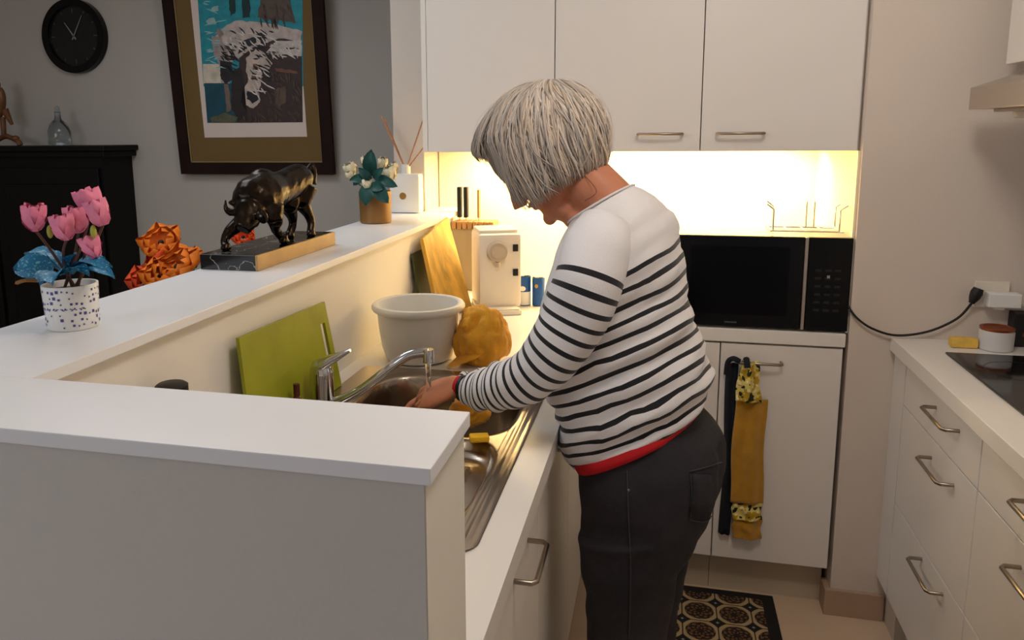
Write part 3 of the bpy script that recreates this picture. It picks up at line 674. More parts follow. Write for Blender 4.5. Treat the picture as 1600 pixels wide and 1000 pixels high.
# bull statue
BZ = ZT+.0345
t = thing('bull_statue', 'dark bronze bull statue with lowered head on a black marble base', 'statue', (-.94, 1.77, ZT))
b = BM(); box(b, -1.009, -.8725, 1.552, 1.98, ZT, BZ, .001); bs = obj('base', b, 'marble', t)
b = BM(); box(b, -.8722, -.866, 1.552, 1.98, ZT, BZ, .0008); obj('base_side', b, 'gilt', bs)
def remeshed(name, bm, m, parent, vox, smooth=4, loc=None):
    bmesh.ops.recalc_face_normals(bm, faces=bm.faces[:]); o = obj(name, bm, m, parent, loc=loc)
    md = o.modifiers.new('r', 'REMESH'); md.mode = 'VOXEL'; md.voxel_size = vox; md.use_smooth_shade = True
    if smooth: s = o.modifiers.new('s', 'SMOOTH'); s.iterations = smooth; s.factor = .5
    dg = bpy.context.evaluated_depsgraph_get(); me = bpy.data.meshes.new_from_object(o.evaluated_get(dg)); o.modifiers.clear()
    old = o.data; o.data = me; bpy.data.meshes.remove(old)
    for p in me.polygons: p.use_smooth = True
    return o
b = BM()
def tt(pl, rr_, n=18): tube(b, spline([at(*p) for p in pl], 3), [rr_[min(int(i/3), len(rr_)-1)]*(1-(i % 3)/3)+rr_[min(int(i/3)+1, len(rr_)-1)]*(i % 3)/3 for i in range(3*(len(pl)-1)+1)], n)
tt([(474, 282, 1.915), (466, 280, 1.885), (448, 289, 1.83), (430, 297, 1.785), (412, 303, 1.735), (398, 312, 1.70), (390, 325, 1.68)], [.028, .041, .041, .044, .055, .055, .042])
ell(b, at(410, 283, 1.745), .030, .045, .032)
tt([(394, 318, 1.69), (390, 332, 1.665), (384, 347, 1.645), (378, 359, 1.632)], [.040, .036, .026, .019])
tt([(372, 328, 1.655), (360, 332, 1.645), (353, 324, 1.64), (352, 311, 1.64)], [.010, .009, .006, .0022], 10)
tt([(404, 336, 1.645), (412, 344, 1.63), (414, 336, 1.615), (410, 326, 1.605)], [.010, .009, .006, .0022], 10)
tt([(378, 320, 1.665), (366, 318, 1.665), (358, 316, 1.67)], [.008, .009, .003], 8)
tt([(392, 338, 1.70), (374, 350, 1.665), (358, 362, 1.64)], [.030, .019, .013]); tt([(358, 362, 1.64), (351, 376, 1.625), (353, 387, 1.615)], [.013, .010, .010], 12)
tt([(424, 325, 1.72), (430, 346, 1.715)], [.032, .019]); tt([(430, 346, 1.715), (431, 360, 1.73), (442, 372, 1.748)], [.019, .0105, .010], 12)
tt([(455, 300, 1.86), (452, 326, 1.84)], [.034, .021]); tt([(452, 326, 1.84), (458, 346, 1.86), (453, 366, 1.85)], [.021, .011, .010], 12)
tt([(476, 292, 1.89), (472, 318, 1.875)], [.034, .021]); tt([(472, 318, 1.875), (485, 342, 1.895), (485, 366, 1.88)], [.021, .011, .010], 12)
for q in ((353, 388, 1.612), (444, 375, 1.745), (453, 370, 1.848), (486, 369, 1.878)):
    p = at(*q); p.z = BZ+.006; ell(b, p, .012, .015, .008)
    p2_ = at(q[0], q[1]-8, q[2]); tube(b, [p, p2_], [.010, .010], 10)
tt([(482, 266, 1.92), (486, 256, 1.935), (491, 266, 1.935), (489, 288, 1.93)], [.008, .006, .006, .010], 10)
for v in b.verts:                              # rough casting
    v.co += Vector((noise.noise(v.co*60), noise.noise(v.co*60+Vector((9, 0, 0))), noise.noise(v.co*60+Vector((0, 9, 0)))))*.0025
remeshed('bull', b, 'bronze', t, .0028, 3)

# amber pot with ivory roses
p2 = Vector((-.943, 2.50, ZT))
t = thing('flower_pot', 'amber brown pot with ivory roses and dark green leaves on the cap', 'plant', p2)
b = BM(); lathe(b, p2, [(.050, 0), (.053, .003), (.055, .1), (.055, .107), (.051, .107), (.050, .09), (.001, .088)], 40); obj('pot', b, 'brownpot', t, smooth=True)
for k, (px, py, s, yy) in enumerate(((552, 262, .030, 2.48), (612, 268, .032, 2.47), (572, 285, .024, 2.44), (598, 252, .024, 2.54), (570, 250, .022, 2.54), (548, 272, .018, 2.44), (618, 258, .018, 2.52))):
    s *= 1.3; c = at(px, py, yy); b = BM(); petals(b, c-Vector((0, 0, s*.7)), s*.8, (rs.uniform(-.4, .4), -.5, 1), 6, k+50, .45); petals(b, c-Vector((0, 0, s*.5)), s*.55, (0, -.3, 1), 5, k+60, .7); ell(b, c, s*.35, s*.35, s*.4, seg=12, rings=8)
    f_ = obj('flower', b, 'ivory', t, smooth=True, autos=False)
    b = BM(); tube(b, [c-Vector((0, 0, s*.6)), p2+Vector((0, 0, .09))], .002, 6); obj('stem', b, 'teal', f_)
for k, (a_, e, W, yy) in enumerate((((582, 275), (581, 233), .026, 2.46), ((585, 285), (608, 318), .025, 2.42), ((578, 285), (572, 322), .024, 2.42), ((575, 278), (546, 282), .015, 2.42), ((590, 278), (622, 292), .018, 2.43), ((580, 290), (600, 296), .016, 2.41), ((565, 280), (552, 290), .012, 2.45), ((580, 280), (560, 262), .014, 2.42), ((585, 280), (600, 262), .014, 2.43))):
    A_ = at(*a_, yy+.02); B_ = at(*e, yy); b = BM(); leaf(b, A_, (B_-A_).length, W, B_-A_, (0, -1, .2)); obj('leaf', b, 'teal', t, smooth=True, autos=False)
# reed diffuser
dc = Vector((-.944, 2.84, ZT))
t = thing('reed_diffuser', 'white square reed diffuser bottle with wooden reeds', 'diffuser', dc)
b = BM(); box(b, dc.x-.060, dc.x+.060, dc.y-.030, dc.y+.030, ZT, ZT+.148, .012); obj('bottle', b, 'whitepl', t, smooth=True)
b = BM(); lathe(b, dc+Vector((0, 0, .147)), [(.017, 0), (.017, .034), (.013, .036), (.001, .034)], 24); obj('neck', b, 'whitepl', t, smooth=True)
b = BM(); cyl(b, (dc.x-.005, dc.y-.030, ZT+.065), (dc.x-.005, dc.y-.0325, ZT+.065), .013, 24); obj('emblem', b, 'goldmetal', t, smooth=True)
for (px, py, yy) in ((595, 181, 2.83), (600, 184, 2.86), (662, 184, 2.84), (680, 207, 2.80)):
    b = BM(); e = at(px, py, yy); tube(b, [dc+Vector((0, 0, .16)), e], .0028, 8); obj('reed', b, 'reed', t, smooth=True)

# ================================================================== LIVING ROOM
# dresser
t = thing('dresser', 'tall black wooden dresser against the far wall', 'dresser', (-3.35, 3.46, 0))
b = BM(); box(b, -4.05, -2.70, 3.37, 3.598, 0, 1.395); bd = obj('body', b, 'darkwood', t)
b = BM(); box(b, -4.08, -2.655, 3.335, 3.599, 1.425, 1.452, .006); box(b, -4.07, -2.67, 3.35, 3.599, 1.395, 1.425, .006); obj('cornice', b, 'darkwood', t)
for k in range(2):
    x0 = -4.0+k*.655
    b = BM(); box(b, x0, x0+.63, 3.352, 3.37, .08, 1.34, .005); d = obj('door', b, 'darkwood', t)
    b = BM(); box(b, x0+.07, x0+.56, 3.344, 3.352, .16, 1.26, .006); obj('panel', b, 'darkwood', d)
t = thing('wooden_figurine', 'brown carved bird figurine on the dresser at the left edge', 'figurine', (-3.25, 3.47, 1.452))
b = BM(); ell(b, (-3.27, 3.45, 1.67), .035, .03, .085, Euler((0, .25, 0))); ell(b, (-3.27, 3.44, 1.765), .026, .024, .026); tube(b, [(-3.27, 3.42, 1.765), (-3.26, 3.39, 1.755)], [.01, .002], 8); tube(b, [(-3.265, 3.46, 1.60), (-3.27, 3.46, 1.50)], [.014, .012], 10); tube(b, [(-3.25, 3.46, 1.64), (-3.23, 3.48, 1.56)], [.02, .008], 10)
obj('bird', b, 'figure', t, smooth=True)
b = BM(); tube(b, spline([(-3.34, 3.46, 1.47), (-3.27, 3.46, 1.50), (-3.22, 3.45, 1.495), (-3.175, 3.45, 1.475), (-3.165, 3.45, 1.455)], 4), .014, 8); ell(b, (-3.19, 3.45, 1.49), .02, .02, .016); obj('branch', b, 'figure', t, smooth=True)
for ch in t.children: pass
t.location.x -= .085
t = thing('glass_bottle', 'faint blue grey glass decanter on the black dresser', 'bottle', (-3.03, 3.48, 1.452))
b = BM(); lathe(b, (-3.03, 3.48, 1.4525), [(.052, 0), (.056, .01), (.055, .07), (.04, .11), (.016, .135), (.014, .165), (.018, .17)], 28); obj('body', b, 'glassblue', t, smooth=True)
b = BM(); lathe(b, (-3.03, 3.48, 1.623), [(.010, 0), (.014, .008), (.010, .025), (.001, .03)], 20); obj('stopper', b, 'glassblue', t, smooth=True)
# clock
cc = Vector((-2.968, 3.6, 2.006))
t = thing('wall_clock', 'round black wall clock with grey hands', 'clock', cc)
def disc_y(b, r0, r1, y0, y1, n=56):
    rings = []
    for r, y in ((r0, y1), (r1, y1), (r1, y0), (r0, y0)): rings.append([b.verts.new((cc.x+r*math.cos(k*2*PI/n), cc.y-y, cc.z+r*math.sin(k*2*PI/n))) for k in range(n)])
    for i in range(4):
        a, c_ = rings[i], rings[(i+1) % 4]
        for k in range(n): b.faces.new((a[k], a[(k+1) % n], c_[(k+1) % n], c_[k]))
b = BM(); disc_y(b, .150, .186, .001, .036); obj('rim', b, 'black', t, smooth=True)
b = BM(); cyl(b, cc-Vector((0, .001, 0)), cc-Vector((0, .022, 0)), .152, 48); fc = obj('face', b, mat('clock_face', (26, 27, 27), .2, var=.15, vscale=6), t, smooth=True)
dimg = mat('dim_grey_print', (58, 58, 58), .5, var=.05)
for k in range(12):
    b = BM()
    a = k*PI/6; d = Vector((math.sin(a), 0, math.cos(a))); s = Vector((math.cos(a), 0, -math.sin(a))); L = .022 if k % 3 == 0 else .012
    prism(b, [cc+d*.138+s*.003-Vector((0, .0222, 0)), cc+d*.138-s*.003-Vector((0, .0222, 0)), cc+d*(.138-L)-s*.003-Vector((0, .0222, 0)), cc+d*(.138-L)+s*.003-Vector((0, .0222, 0))], (0, -.0008, 0))
    obj('hour_mark', b, dimg, fc)
for (a, L, wd) in ((-.62, .085, .0045), (.52, .115, .0035)):
    d = Vector((math.sin(a), 0, math.cos(a))); s = Vector((math.cos(a), 0, -math.sin(a))); o_ = Vector((0, .025, 0)); b = BM()
    prism(b, [cc-d*.02+s*wd-o_, cc-d*.02-s*wd-o_, cc+d*L-s*wd*.4-o_, cc+d*L+s*wd*.4-o_], (0, -.0012, 0)); obj('hand', b, mat('grey_hand', (128, 128, 128), .5, var=.05), t)
# framed print, leaning a little forward at the top
fb, ftp = Vector((0, 3.575, 1.305)), math.radians(4)
up_ = Vector((0, -math.sin(ftp), math.cos(ftp))); nr = Vector((0, -math.cos(ftp), -math.sin(ftp)))
def pic(px, py, off=0):
    d = ray(px, py); p0 = fb+nr*off; tt = (p0-CO).dot(nr)/d.dot(nr); return CO+d*tt
t = thing('framed_print', 'dark framed print of horse heads with olive mat on the far wall', 'picture', (-1.98, 3.58, 1.30))
bl_, br_ = pic(287, 270), pic(525, 270)
x0, x1 = bl_.x, br_.x; hz = 1.12
def fq(u0, u1, v0, v1, off, th, nm, m, par):
    b = BM(); o_ = Vector((0, fb.y, fb.z))
    P = [Vector((u, 0, 0))+Vector((0, o_.y, o_.z))+up_*v+nr*off for u, v in ((u0, v0), (u1, v0), (u1, v1), (u0, v1))]
    prism(b, P, nr*th); return obj(nm, b, m, par)
fw = .058
M_['frame'] = mat('dark_frame_wood', (38, 22, 17), .7, spec=.15, var=.3, vscale=10)
fr_ = []
for q in ((x0, x1, 0, fw), (x0, x1, hz-fw, hz), (x0, x0+fw, fw, hz-fw), (x1-fw, x1, fw, hz-fw)): fr_.append(fq(*q, 0, .024, 'frame_rail', 'frame', t))
mt_ = fq(x0+fw, x1-fw, fw, hz-fw, .004, .004, 'mat_board', mat('olive_mat', (112, 86, 44), .8, var=.05), t)
for q in ((x0+fw, x1-fw, fw, fw+.006), (x0+fw, x0+fw+.006, fw, hz-fw), (x1-fw-.006, x1-fw, fw, hz-fw)): fq(*q, .0085, .006, 'gilt_fillet', mat('gilt_fillet', (150, 128, 84), .5, .2, var=.1), t)
pb = pic(320, 215, .009); pr = pic(480, 215, .009); v_of = lambda P: (P-Vector((0, fb.y, fb.z))).dot(up_)
pp = fq(pb.x, pr.x, v_of(pb), hz-.2, .0085, .001, 'print_paper', mat('print_paper', (214, 196, 184), .7, var=.03), t)
def cm(nm, c, var=.25, sc=30): return mat(nm, c, .6, var=var, vscale=sc)
art = [('sky', (30, 138, 148), [(305, -60), (472, -60), (474, 135), (318, 135)]), ('haze', (206, 190, 170), [(317, 100), (350, 100), (352, 131), (318, 131)]),
       ('sea', (18, 70, 84), [(319, 130), (392, 130), (394, 192), (324, 192)]),
       ('cloud', (150, 176, 172), [(322, 32), (334, 27), (338, 38), (326, 40)]), ('cloud', (150, 176, 172), [(330, 12), (341, 9), (340, 16), (332, 17)]),
       ('cypress', (18, 50, 46), [(360, 24), (357, -6), (362, -40), (367, -4), (368, 22)]), ('cypress', (16, 46, 44), [(379, 28), (378, -2), (384, -40), (390, -2), (391, 28)]),
       ('rock', (88, 72, 60), [(402, 28), (410, -12), (424, -40), (444, -50), (452, 0), (462, 36), (440, 32)]),
       ('body', (58, 42, 36), [(376, 60), (471, 50), (473, 191), (370, 192), (372, 130)]),
       ('mane', (186, 168, 158), [(332, 62), (352, 40), (372, 32), (396, 34), (430, 38), (471, 48), (471, 66), (440, 60), (412, 66), (392, 76), (372, 92), (350, 102), (340, 84)]),
       ('muzzle', (160, 142, 132), [(330, 56), (344, 58), (356, 80), (362, 110), (358, 130), (346, 130), (344, 104), (334, 88)]),
       ('nostril', (36, 32, 34), [(344, 96), (360, 96), (364, 124), (352, 132), (344, 118)]),
       ('eye_shadow', (44, 38, 38), [(378, 64), (398, 58), (402, 66), (388, 74), (372, 84)]), ('eye_shadow', (44, 38, 38), [(404, 52), (416, 50), (418, 62), (408, 70)]),
       ('neck', (200, 184, 176), [(416, 82), (432, 64), (471, 64), (472, 88), (440, 84), (420, 86)]),
       ('head', (190, 170, 156), [(384, 92), (398, 76), (412, 82), (426, 100), (420, 108), (410, 112), (408, 132), (400, 148), (406, 160), (396, 170), (384, 164), (380, 146), (388, 124), (384, 106)]),
       ('nostril', (30, 28, 30), [(386, 142), (400, 144), (404, 154), (396, 162), (386, 154)]), ('cheek', (128, 88, 66), [(396, 100), (404, 104), (398, 124), (392, 126)]),
       ('shadow', (40, 30, 28), [(362, 112), (376, 104), (382, 130), (376, 160), (386, 176), (372, 190), (362, 168)]), ('light_leg', (120, 100, 86), [(350, 132), (357, 132), (362, 172), (354, 176)]),
       ('breast', (92, 72, 58), [(430, 140), (446, 134), (448, 158), (436, 170), (430, 160)]), ('rein', (116, 74, 52), [(430, 106), (464, 110), (464, 116), (432, 112)]),
       ('grass', (90, 88, 66), [(330, 184), (352, 176), (372, 184), (368, 191), (330, 191)]), ('ear', (140, 122, 112), [(336, 52), (342, 44), (350, 52), (344, 58)])]
def rough(poly, k):
    out = []
    for i_ in range(len(poly)):
        a, c_ = poly[i_], poly[(i_+1) % len(poly)]
        for j_ in range(6):
            t_ = j_/6; x, y = a[0]+(c_[0]-a[0])*t_, a[1]+(c_[1]-a[1])*t_
            out.append((x+2.2*noise.noise(Vector((x*.16, y*.16, k))), y+2.2*noise.noise(Vector((x*.16, y*.16, k+40)))))
    return out
for i, (nm, c, poly) in enumerate(art):
    if nm not in ('sky', 'sea', 'haze', 'body'): poly = rough(poly, i)
    b = BM(); off = .0096+.00012*i
    P = [pic(x, y, off) for x, y in (poly if len(poly) == 4 and nm in ('sky', 'sea', 'haze') else [(x, y) for x, y in poly])]
    prism(b, P, nr*.0001); bmesh.ops.triangulate(b, faces=b.faces[:]); obj('printed_'+nm, b, cm('ink_'+nm, c), pp)

ra_ = random.Random(5)
def strokes(nm, c, regs, n, L, wd, off, ang):
    b = BM()
    for k in range(n):
        x0_, y0_, x1_, y1_ = ra_.choice(regs); x = ra_.uniform(x0_, x1_); y = ra_.uniform(y0_, y1_); a = ang+ra_.uniform(-.5, .5); l_ = L*ra_.uniform(.5, 1.2); cv = ra_.uniform(-.8, .8)
        L1, L2 = [], []
        for j in range(5):
            u = j/4; aa = a+cv*(u-.5); x += math.cos(aa)*l_/4; y += math.sin(aa)*l_/4; ww = wd*math.sin(PI*(.08+.84*u)); nx, ny = -math.sin(aa)*ww, math.cos(aa)*ww
            xx = min(max(x, 308), 470); yy = min(y, 190)
            L1.append(b.verts.new(pic(xx+nx, yy+ny, off))); L2.append(b.verts.new(pic(xx-nx, yy-ny, off)))
        for j in range(4): b.faces.new((L1[j], L1[j+1], L2[j+1], L2[j]))
    o_ = obj(nm, b, cm('ink_'+nm, c), pp); o_['kind'] = 'stuff'
strokes('printed_dark_strokes', (40, 32, 32), [(340, 40, 440, 88), (336, 60, 360, 115), (388, 80, 415, 140)], 90, 16, 1.2, .0135, .5)
strokes('printed_light_strokes', (212, 198, 188), [(345, 38, 450, 80), (415, 66, 462, 86), (386, 96, 410, 140)], 80, 15, 1.1, .0137, .7)
strokes('printed_brown_strokes', (80, 62, 52), [(410, 100, 468, 186), (376, 165, 460, 188), (402, 0, 450, 28)], 80, 18, 1.3, .0136, 1.2)
strokes('printed_cloud_strokes', (140, 180, 182), [(312, 0, 345, 60), (318, 60, 335, 110)], 26, 14, 1.0, .0134, .1)

# side table with poppies
t = thing('side_table', 'small dark side table behind the half wall', 'table', (-1.42, 2.1, 0))
b = BM(); box(b, -1.70, -1.14, 1.85, 2.35, .72, .75, .004); obj('tabletop', b, 'darkwood', t)
for sx in (-1.67, -1.17):
    for sy in (1.88, 2.32): b = BM(); box(b, sx-.02, sx+.02, sy-.02, sy+.02, 0, .72); obj('leg', b, 'darkwood', t)
t = thing('poppy_vase', 'orange artificial poppies in a vase behind the half wall', 'plant', (-1.42, 2.1, .7505))
b = BM(); lathe(b, (-1.42, 2.1, .7505), [(.045, 0), (.06, .02), (.065, .09), (.04, .16), (.045, .18), (.04, .178), (.02, .1), (.001, .1)], 32); obj('vase', b, 'marble', t, smooth=True)
M_['poppyred'] = mat('red_poppy', (226, 74, 14), .65, var=.35, vscale=22)
for k, (px, py, yy, s, m_) in enumerate(((252, 380, 2.14, .058, 'poppy'), (242, 408, 2.10, .045, 'poppyred'), (278, 418, 2.04, .066, 'poppy'), (224, 440, 2.06, .045, 'poppyred'), (250, 432, 2.02, .05, 'poppy'), (380, 371, 2.14, .034, 'poppyred'), (300, 408, 2.08, .04, 'poppy'))):
    s *= 1.3; c = at(px, py, yy); b = BM(); ux_ = Vector((rs.uniform(-.5, .5), -.5, .6)); petals(b, c-ux_*s*.35, s, ux_, 5, k+80, .05, .42); petals(b, c-ux_*s*.3, s*.8, ux_, 4, k+90, .3, .5)
    f_ = obj('flower', b, m_, t, smooth=True, autos=False)
    b = BM(); ell(b, c+ux_*s*.05, s*.12, s*.12, s*.12, seg=12, rings=8); obj('flower_centre', b, mat('poppy_centre', (34, 26, 14), .8, var=.2), f_)
    b = BM(); tube(b, spline([c-ux_*s*.3, c*.5+Vector((-1.42, 2.1, .95))*.5+Vector((0, 0, .0)), (-1.42, 2.1, .92)], 4), .0035, 7); obj('stem', b, 'teal', f_, smooth=True)
#WOMAN
# ================================================================== WOMAN AT THE SINK
YW = 1.60
t = thing('person', 'grey haired woman in striped jersey and charcoal jeans washing up at the sink', 'person', (-.03, YW, 0))
YAWB = math.radians(12); LAT = Vector((math.sin(YAWB), math.cos(YAWB), 0))     # towards her right side (far)
def oring(fp, bp, wd, n=40, y=YW, ex=2.3, sag=0, bulge=0):
    Fp, Bp = at(*fp, y), at(*bp, y); c = (Fp+Bp)/2; a = (Bp-Fp)/2; out = []
    for k in range(n):
        th = k*2*PI/n; cx, sx = math.cos(th), math.sin(th)
        X_ = math.copysign(abs(cx)**(2/ex), cx); Y_ = math.copysign(abs(sx)**(2/ex), sx)
        out.append(c+a*X_+LAT*wd*Y_)
    return out
def resample(rings, k=4):
    out = []; n = len(rings[0])
    cols = [spline([r[i] for r in rings], k) for i in range(n)]
    return [[cols[i][j] for i in range(n)] for j in range(len(cols[0]))]
TR = [((906, 716), (1088, 642), .150), ((893, 704), (1098, 634), .156), ((884, 682), (1115, 606), .162), ((880, 652), (1112, 578), .162), ((872, 622), (1100, 545), .162), ((858, 590), (1086, 508), .160), ((856, 560), (1076, 464), .164), ((854, 528), (1068, 420), .170), ((856, 496), (1058, 374), .176), ((862, 458), (1044, 340), .172), ((876, 412), (1026, 314), .146), ((882, 376), (1006, 298), .100), ((893, 350), (988, 289), .074)]
tr = resample([oring(f_, b_, w_) for f_, b_, w_ in TR], 6)
# run length along the torso measured at the back, zero at the first stripe
def lens(rings):
    L = [0]
    for a, c_ in zip(rings, rings[1:]): L.append(L[-1]+((sum(c_, Vector())/len(c_))-(sum(a, Vector())/len(a))).length)
    return L
b = BM(); lay = b.verts.layers.float_vector.new('run')
Lt = lens(tr); cen = [sum(r, Vector())/len(r) for r in tr]
FIRST = None
ref = at(1057, 376, YW)                        # back end of the first stripe
best = min(range(len(tr)), key=lambda i: min((p-ref).length for p in tr[i])); s0 = Lt[best]
PER = .0272
R = []
nr_ = len(tr[0])
for i, r in enumerate(tr):
    row = []
    v_ = i/(len(tr)-1)
    for k, p in enumerate(r):
        th = k*2*PI/nr_; out_ = (p-cen[i]).normalized(); near = max(0, -math.sin(th))
        zz_ = p.z-p.x*.45; f1 = noise.noise(Vector((p.x*5, zz_*24, p.y*4)))*.022*(1.1-v_)+noise.noise(Vector((p.x*9, zz_*46-p.x*10, p.y*8+4)))*.012*(1.1-v_)+noise.noise(Vector((p.x*9+3, p.z*7, p.y*9)))*.006
        f1 += -.006*math.exp(-((v_-.30)/.05)**2)*(.5+.5*math.sin(th*3))
        q = p+out_*f1; vv = b.verts.new(q)
        run = (s0-Lt[i])/PER+noise.noise(Vector((p.x*7, p.y*5, p.z*3)))*.25+noise.noise(Vector((p.x*16, p.y*9, p.z*22)))*.32*(1.1-v_)+.12*math.sin(th*2+v_*9)+.02
        vv[lay] = (run, 0, 0); row.append(vv)
    R.append(row)
for a, c_ in zip(R, R[1:]):
    for k in range(nr_): b.faces.new((a[k], a[(k+1) % nr_], c_[(k+1) % nr_], c_[k]))
# sleeves
def sleeve(P, rr, first, cuff):
    pts = spline([Vector(p) for p in P], 6); m_ = len(pts)
    rad = []
    for i in range(m_):
        u = i/(m_-1)*(len(P)-1); j = min(int(u), len(P)-2); f_ = u-j; f_ = f_*f_*(3-2*f_); rad.append(rr[j]*(1-f_)+rr[j+1]*f_)
    L = [0]
    for a, c_ in zip(pts, pts[1:]): L.append(L[-1]+(c_-a).length)
    rings = tube(b, pts, rad, 36, cap=False)
    for i, ring in enumerate(rings):
        u = i/(m_-1); comp = 1+.55*sstep(.62, .9, u)
        for k, v in enumerate(ring):
            out_ = (v.co-pts[i]).normalized()
            ph = noise.noise(v.co*9)*2
            fold = .0038*math.sin(L[i]*150+math.sin(k*2*PI/36+1)*1.6+ph)*sstep(.45, .9, u)+noise.noise(Vector((v.co.x*14, v.co.y*10, v.co.z*14)))*.007
            v.co += out_*fold
            run = (L[i]-first)/.0252
            if u > .62: run += (L[i]-L[int(.62*(m_-1))])/PER*.75*sstep(.6, 1, u)
            run += noise.noise(v.co*6)*.2
            v[lay] = (run, 0, 0)
    return pts
nearP = [at(948, 352, 1.50), at(930, 398, 1.458), at(914, 452, 1.43), at(889, 512, 1.425), at(859, 556, 1.43), at(826, 588, 1.445), at(788, 604, 1.47), at(750, 609, 1.495), at(722, 604, 1.515)]
nearR = [.050, .061, .0645, .0615, .057, .0535, .049, .040, .0215]
L0 = (nearP[1]-nearP[0]).length
sl = sleeve(nearP, nearR, L0+.046, 0)
farP = [at(942, 360, 1.70), at(925, 410, 1.765), at(905, 470, 1.79), at(875, 535, 1.80), at(845, 572, 1.79), at(810, 592, 1.77), at(772, 600, 1.735), at(738, 602, 1.70), at(716, 602, 1.675)]
sleeve(farP, [.060, .066, .060, .054, .050, .045, .040, .032, .022], L0+.026, 0)
jersey = obj('striped_jersey', b, 'jersey', t, smooth=True, autos=False)
sol = jersey.modifiers.new('thickness', 'SOLIDIFY'); sol.thickness = .0018; sol.offset = -1
jersey['label'] = 'white jersey with thin black stripes below a plain yoke'
# collar band
b = BM(); ncr = oring((893, 347), (988, 289), .078); tube(b, ncr+[ncr[0], ncr[1]], .0022, 8); obj('collar', b, mat('jersey_collar', (224, 222, 222), .85, var=.03, bump=.2, bscale=300), t, smooth=True)
# red under shirt below the jersey hem
b = BM(); rr = resample([oring((903, 704), (1090, 634), .152), oring((907, 711), (1092, 643), .157), oring((911, 719), (1091, 649), .154)], 4); loft(b, rr, False); ush = obj('undershirt_hem', b, 'red', t, smooth=True); ush['label'] = 'red undershirt edge below the jersey'
m2 = ush.modifiers.new('thickness', 'SOLIDIFY'); m2.thickness = .002; m2.offset = -1
# cuffs and watch
for nm, P, a_ in (('red_cuff', sl, 0), ):
    d = (nearP[-1]-nearP[-2]).normalized(); c0 = nearP[-1]
    b = BM(); tube(b, [c0-d*.004, c0+d*.002, c0+d*.009], [.0215, .0225, .0215], 24); obj('red_cuff', b, 'red', t, smooth=True)
    b = BM(); tube(b, [c0-d*.008+Vector((0, 0, 0)), c0-d*.001], [.0245, .0240], 24); wt = obj('watch_strap', b, 'blackm', t, smooth=True)
    b = BM(); pz = c0-d*.004+Vector((0, -.017, -.014)); ell(b, pz, .013, .007, .012); obj('watch_case', b, 'blackm', wt, smooth=True)
# jeans
hips = [((911, 706), (1087, 642), .144), ((914, 726), (1102, 658), .150), ((916, 745), (1127, 690), .168), ((919, 780), (1133, 725), .176), ((921, 815), (1126, 775), .180), ((923, 845), (1104, 822), .180)]
b = BM(); hr = resample([oring(f_, b_, w_, 44, ex=2.5) for f_, b_, w_ in hips], 6)
for i, r in enumerate(hr):
    for k, p in enumerate(r):
        c_ = sum(r, Vector())/len(r); th = k*2*PI/44; f1 = noise.noise(Vector((p.x*10, p.y*8, p.z*30)))*.005
        if math.cos(th) > .2 and i > 12: f1 -= .014*math.exp(-(math.sin(th)/.16)**2)*math.cos(th)      # cleft between the seat halves
        hr[i][k] = p+(p-c_).normalized()*f1
loft(b, hr)
def leg(sgn, pts):
    rings = []
    for (f_, b_, wd) in pts:
        off = LAT*(sgn*.092); yy = YW+sgn*.092; Fp, Bp = at(*f_, YW), at(*b_, YW); c = (Fp+Bp)/2+off; a = (Bp-Fp)/2
        rings.append([c+a*math.cos(k*2*PI/32)+LAT*wd*math.sin(k*2*PI/32) for k in range(32)])
    rr_ = resample(rings, 5)
    for i, r in enumerate(rr_):
        c_ = sum(r, Vector())/32
        for k, p in enumerate(r): r[k] = p+(p-c_).normalized()*(noise.noise(Vector((p.x*8, p.y*8+sgn*5, p.z*22)))*.0065)
    loft(b, rr_)
cF = lambda z, x0, x1: None
lp = [((924, 800), (1112, 790), .096), ((930, 840), (1090, 836), .093), ((936, 880), (1070, 876), .088), ((939, 930), (1062, 926), .084), ((940, 1000), (1048, 996), .079), ((928, 1080), (1038, 1078), .074), ((926, 1170), (1040, 1168), .070), ((922, 1260), (1032, 1260), .064), ((926, 1325), (1030, 1325), .064)]
leg(-1, lp); leg(1, lp)
jeans = remeshed('jeans', b, 'denim', t, .005, 3)
# seams, pocket
def on_near(px, py, yy): return at(px, py, yy)
b = BM()
def hug(px, py, lift=.002):                    # point of the near jeans surface seen at that spot
    bpy.context.view_layer.update(); d = ray(px, py).normalized(); inv = jeans.matrix_world.inverted(); ok, loc, nn, ix = jeans.ray_cast(inv @ CO, d)
    return (jeans.matrix_world @ loc)+nn*lift if ok else at(px, py, 1.45)
bpy.context.view_layer.update()
for path in ([(1076, 737), (1100, 731), (1126, 722)], [(1078, 740), (1080, 775), (1077, 812)], [(1077, 812), (1098, 815), (1112, 806)], [(980, 735), (982, 800), (985, 870), (984, 950), (982, 996)]):
    tube(b, [hug(*p) for p in spline([Vector((*q, 0)) for q in path], 5) for p in [(p.x, p.y)]], .0013, 6)
sm = obj('seams', b, 'denimlight', jeans); sm['kind'] = 'stuff'
b = BM(); pk = [[hug(px+(1-v)*0+dx, py, .0028) for dx in (0, 8, 16, 24, 32)] for v, (px, py) in enumerate(((1079, 741), (1080, 755), (1080, 770), (1079, 785), (1077, 798)))]
Rp = [[b.verts.new(p) for p in r] for r in pk]
for j in range(4):
    for i in range(4): b.faces.new((Rp[j][i], Rp[j][i+1], Rp[j+1][i+1], Rp[j+1][i]))
pkt = obj('back_pocket', b, 'denim', jeans, smooth=True, autos=False); ms = pkt.modifiers.new('thickness', 'SOLIDIFY'); ms.thickness = .003; ms.offset = -1
b = BM(); q = hug(982, 766, .001); ell(b, q, .003, .002, .003, seg=10, rings=6); obj('rivet', b, 'nickel', jeans, smooth=True)
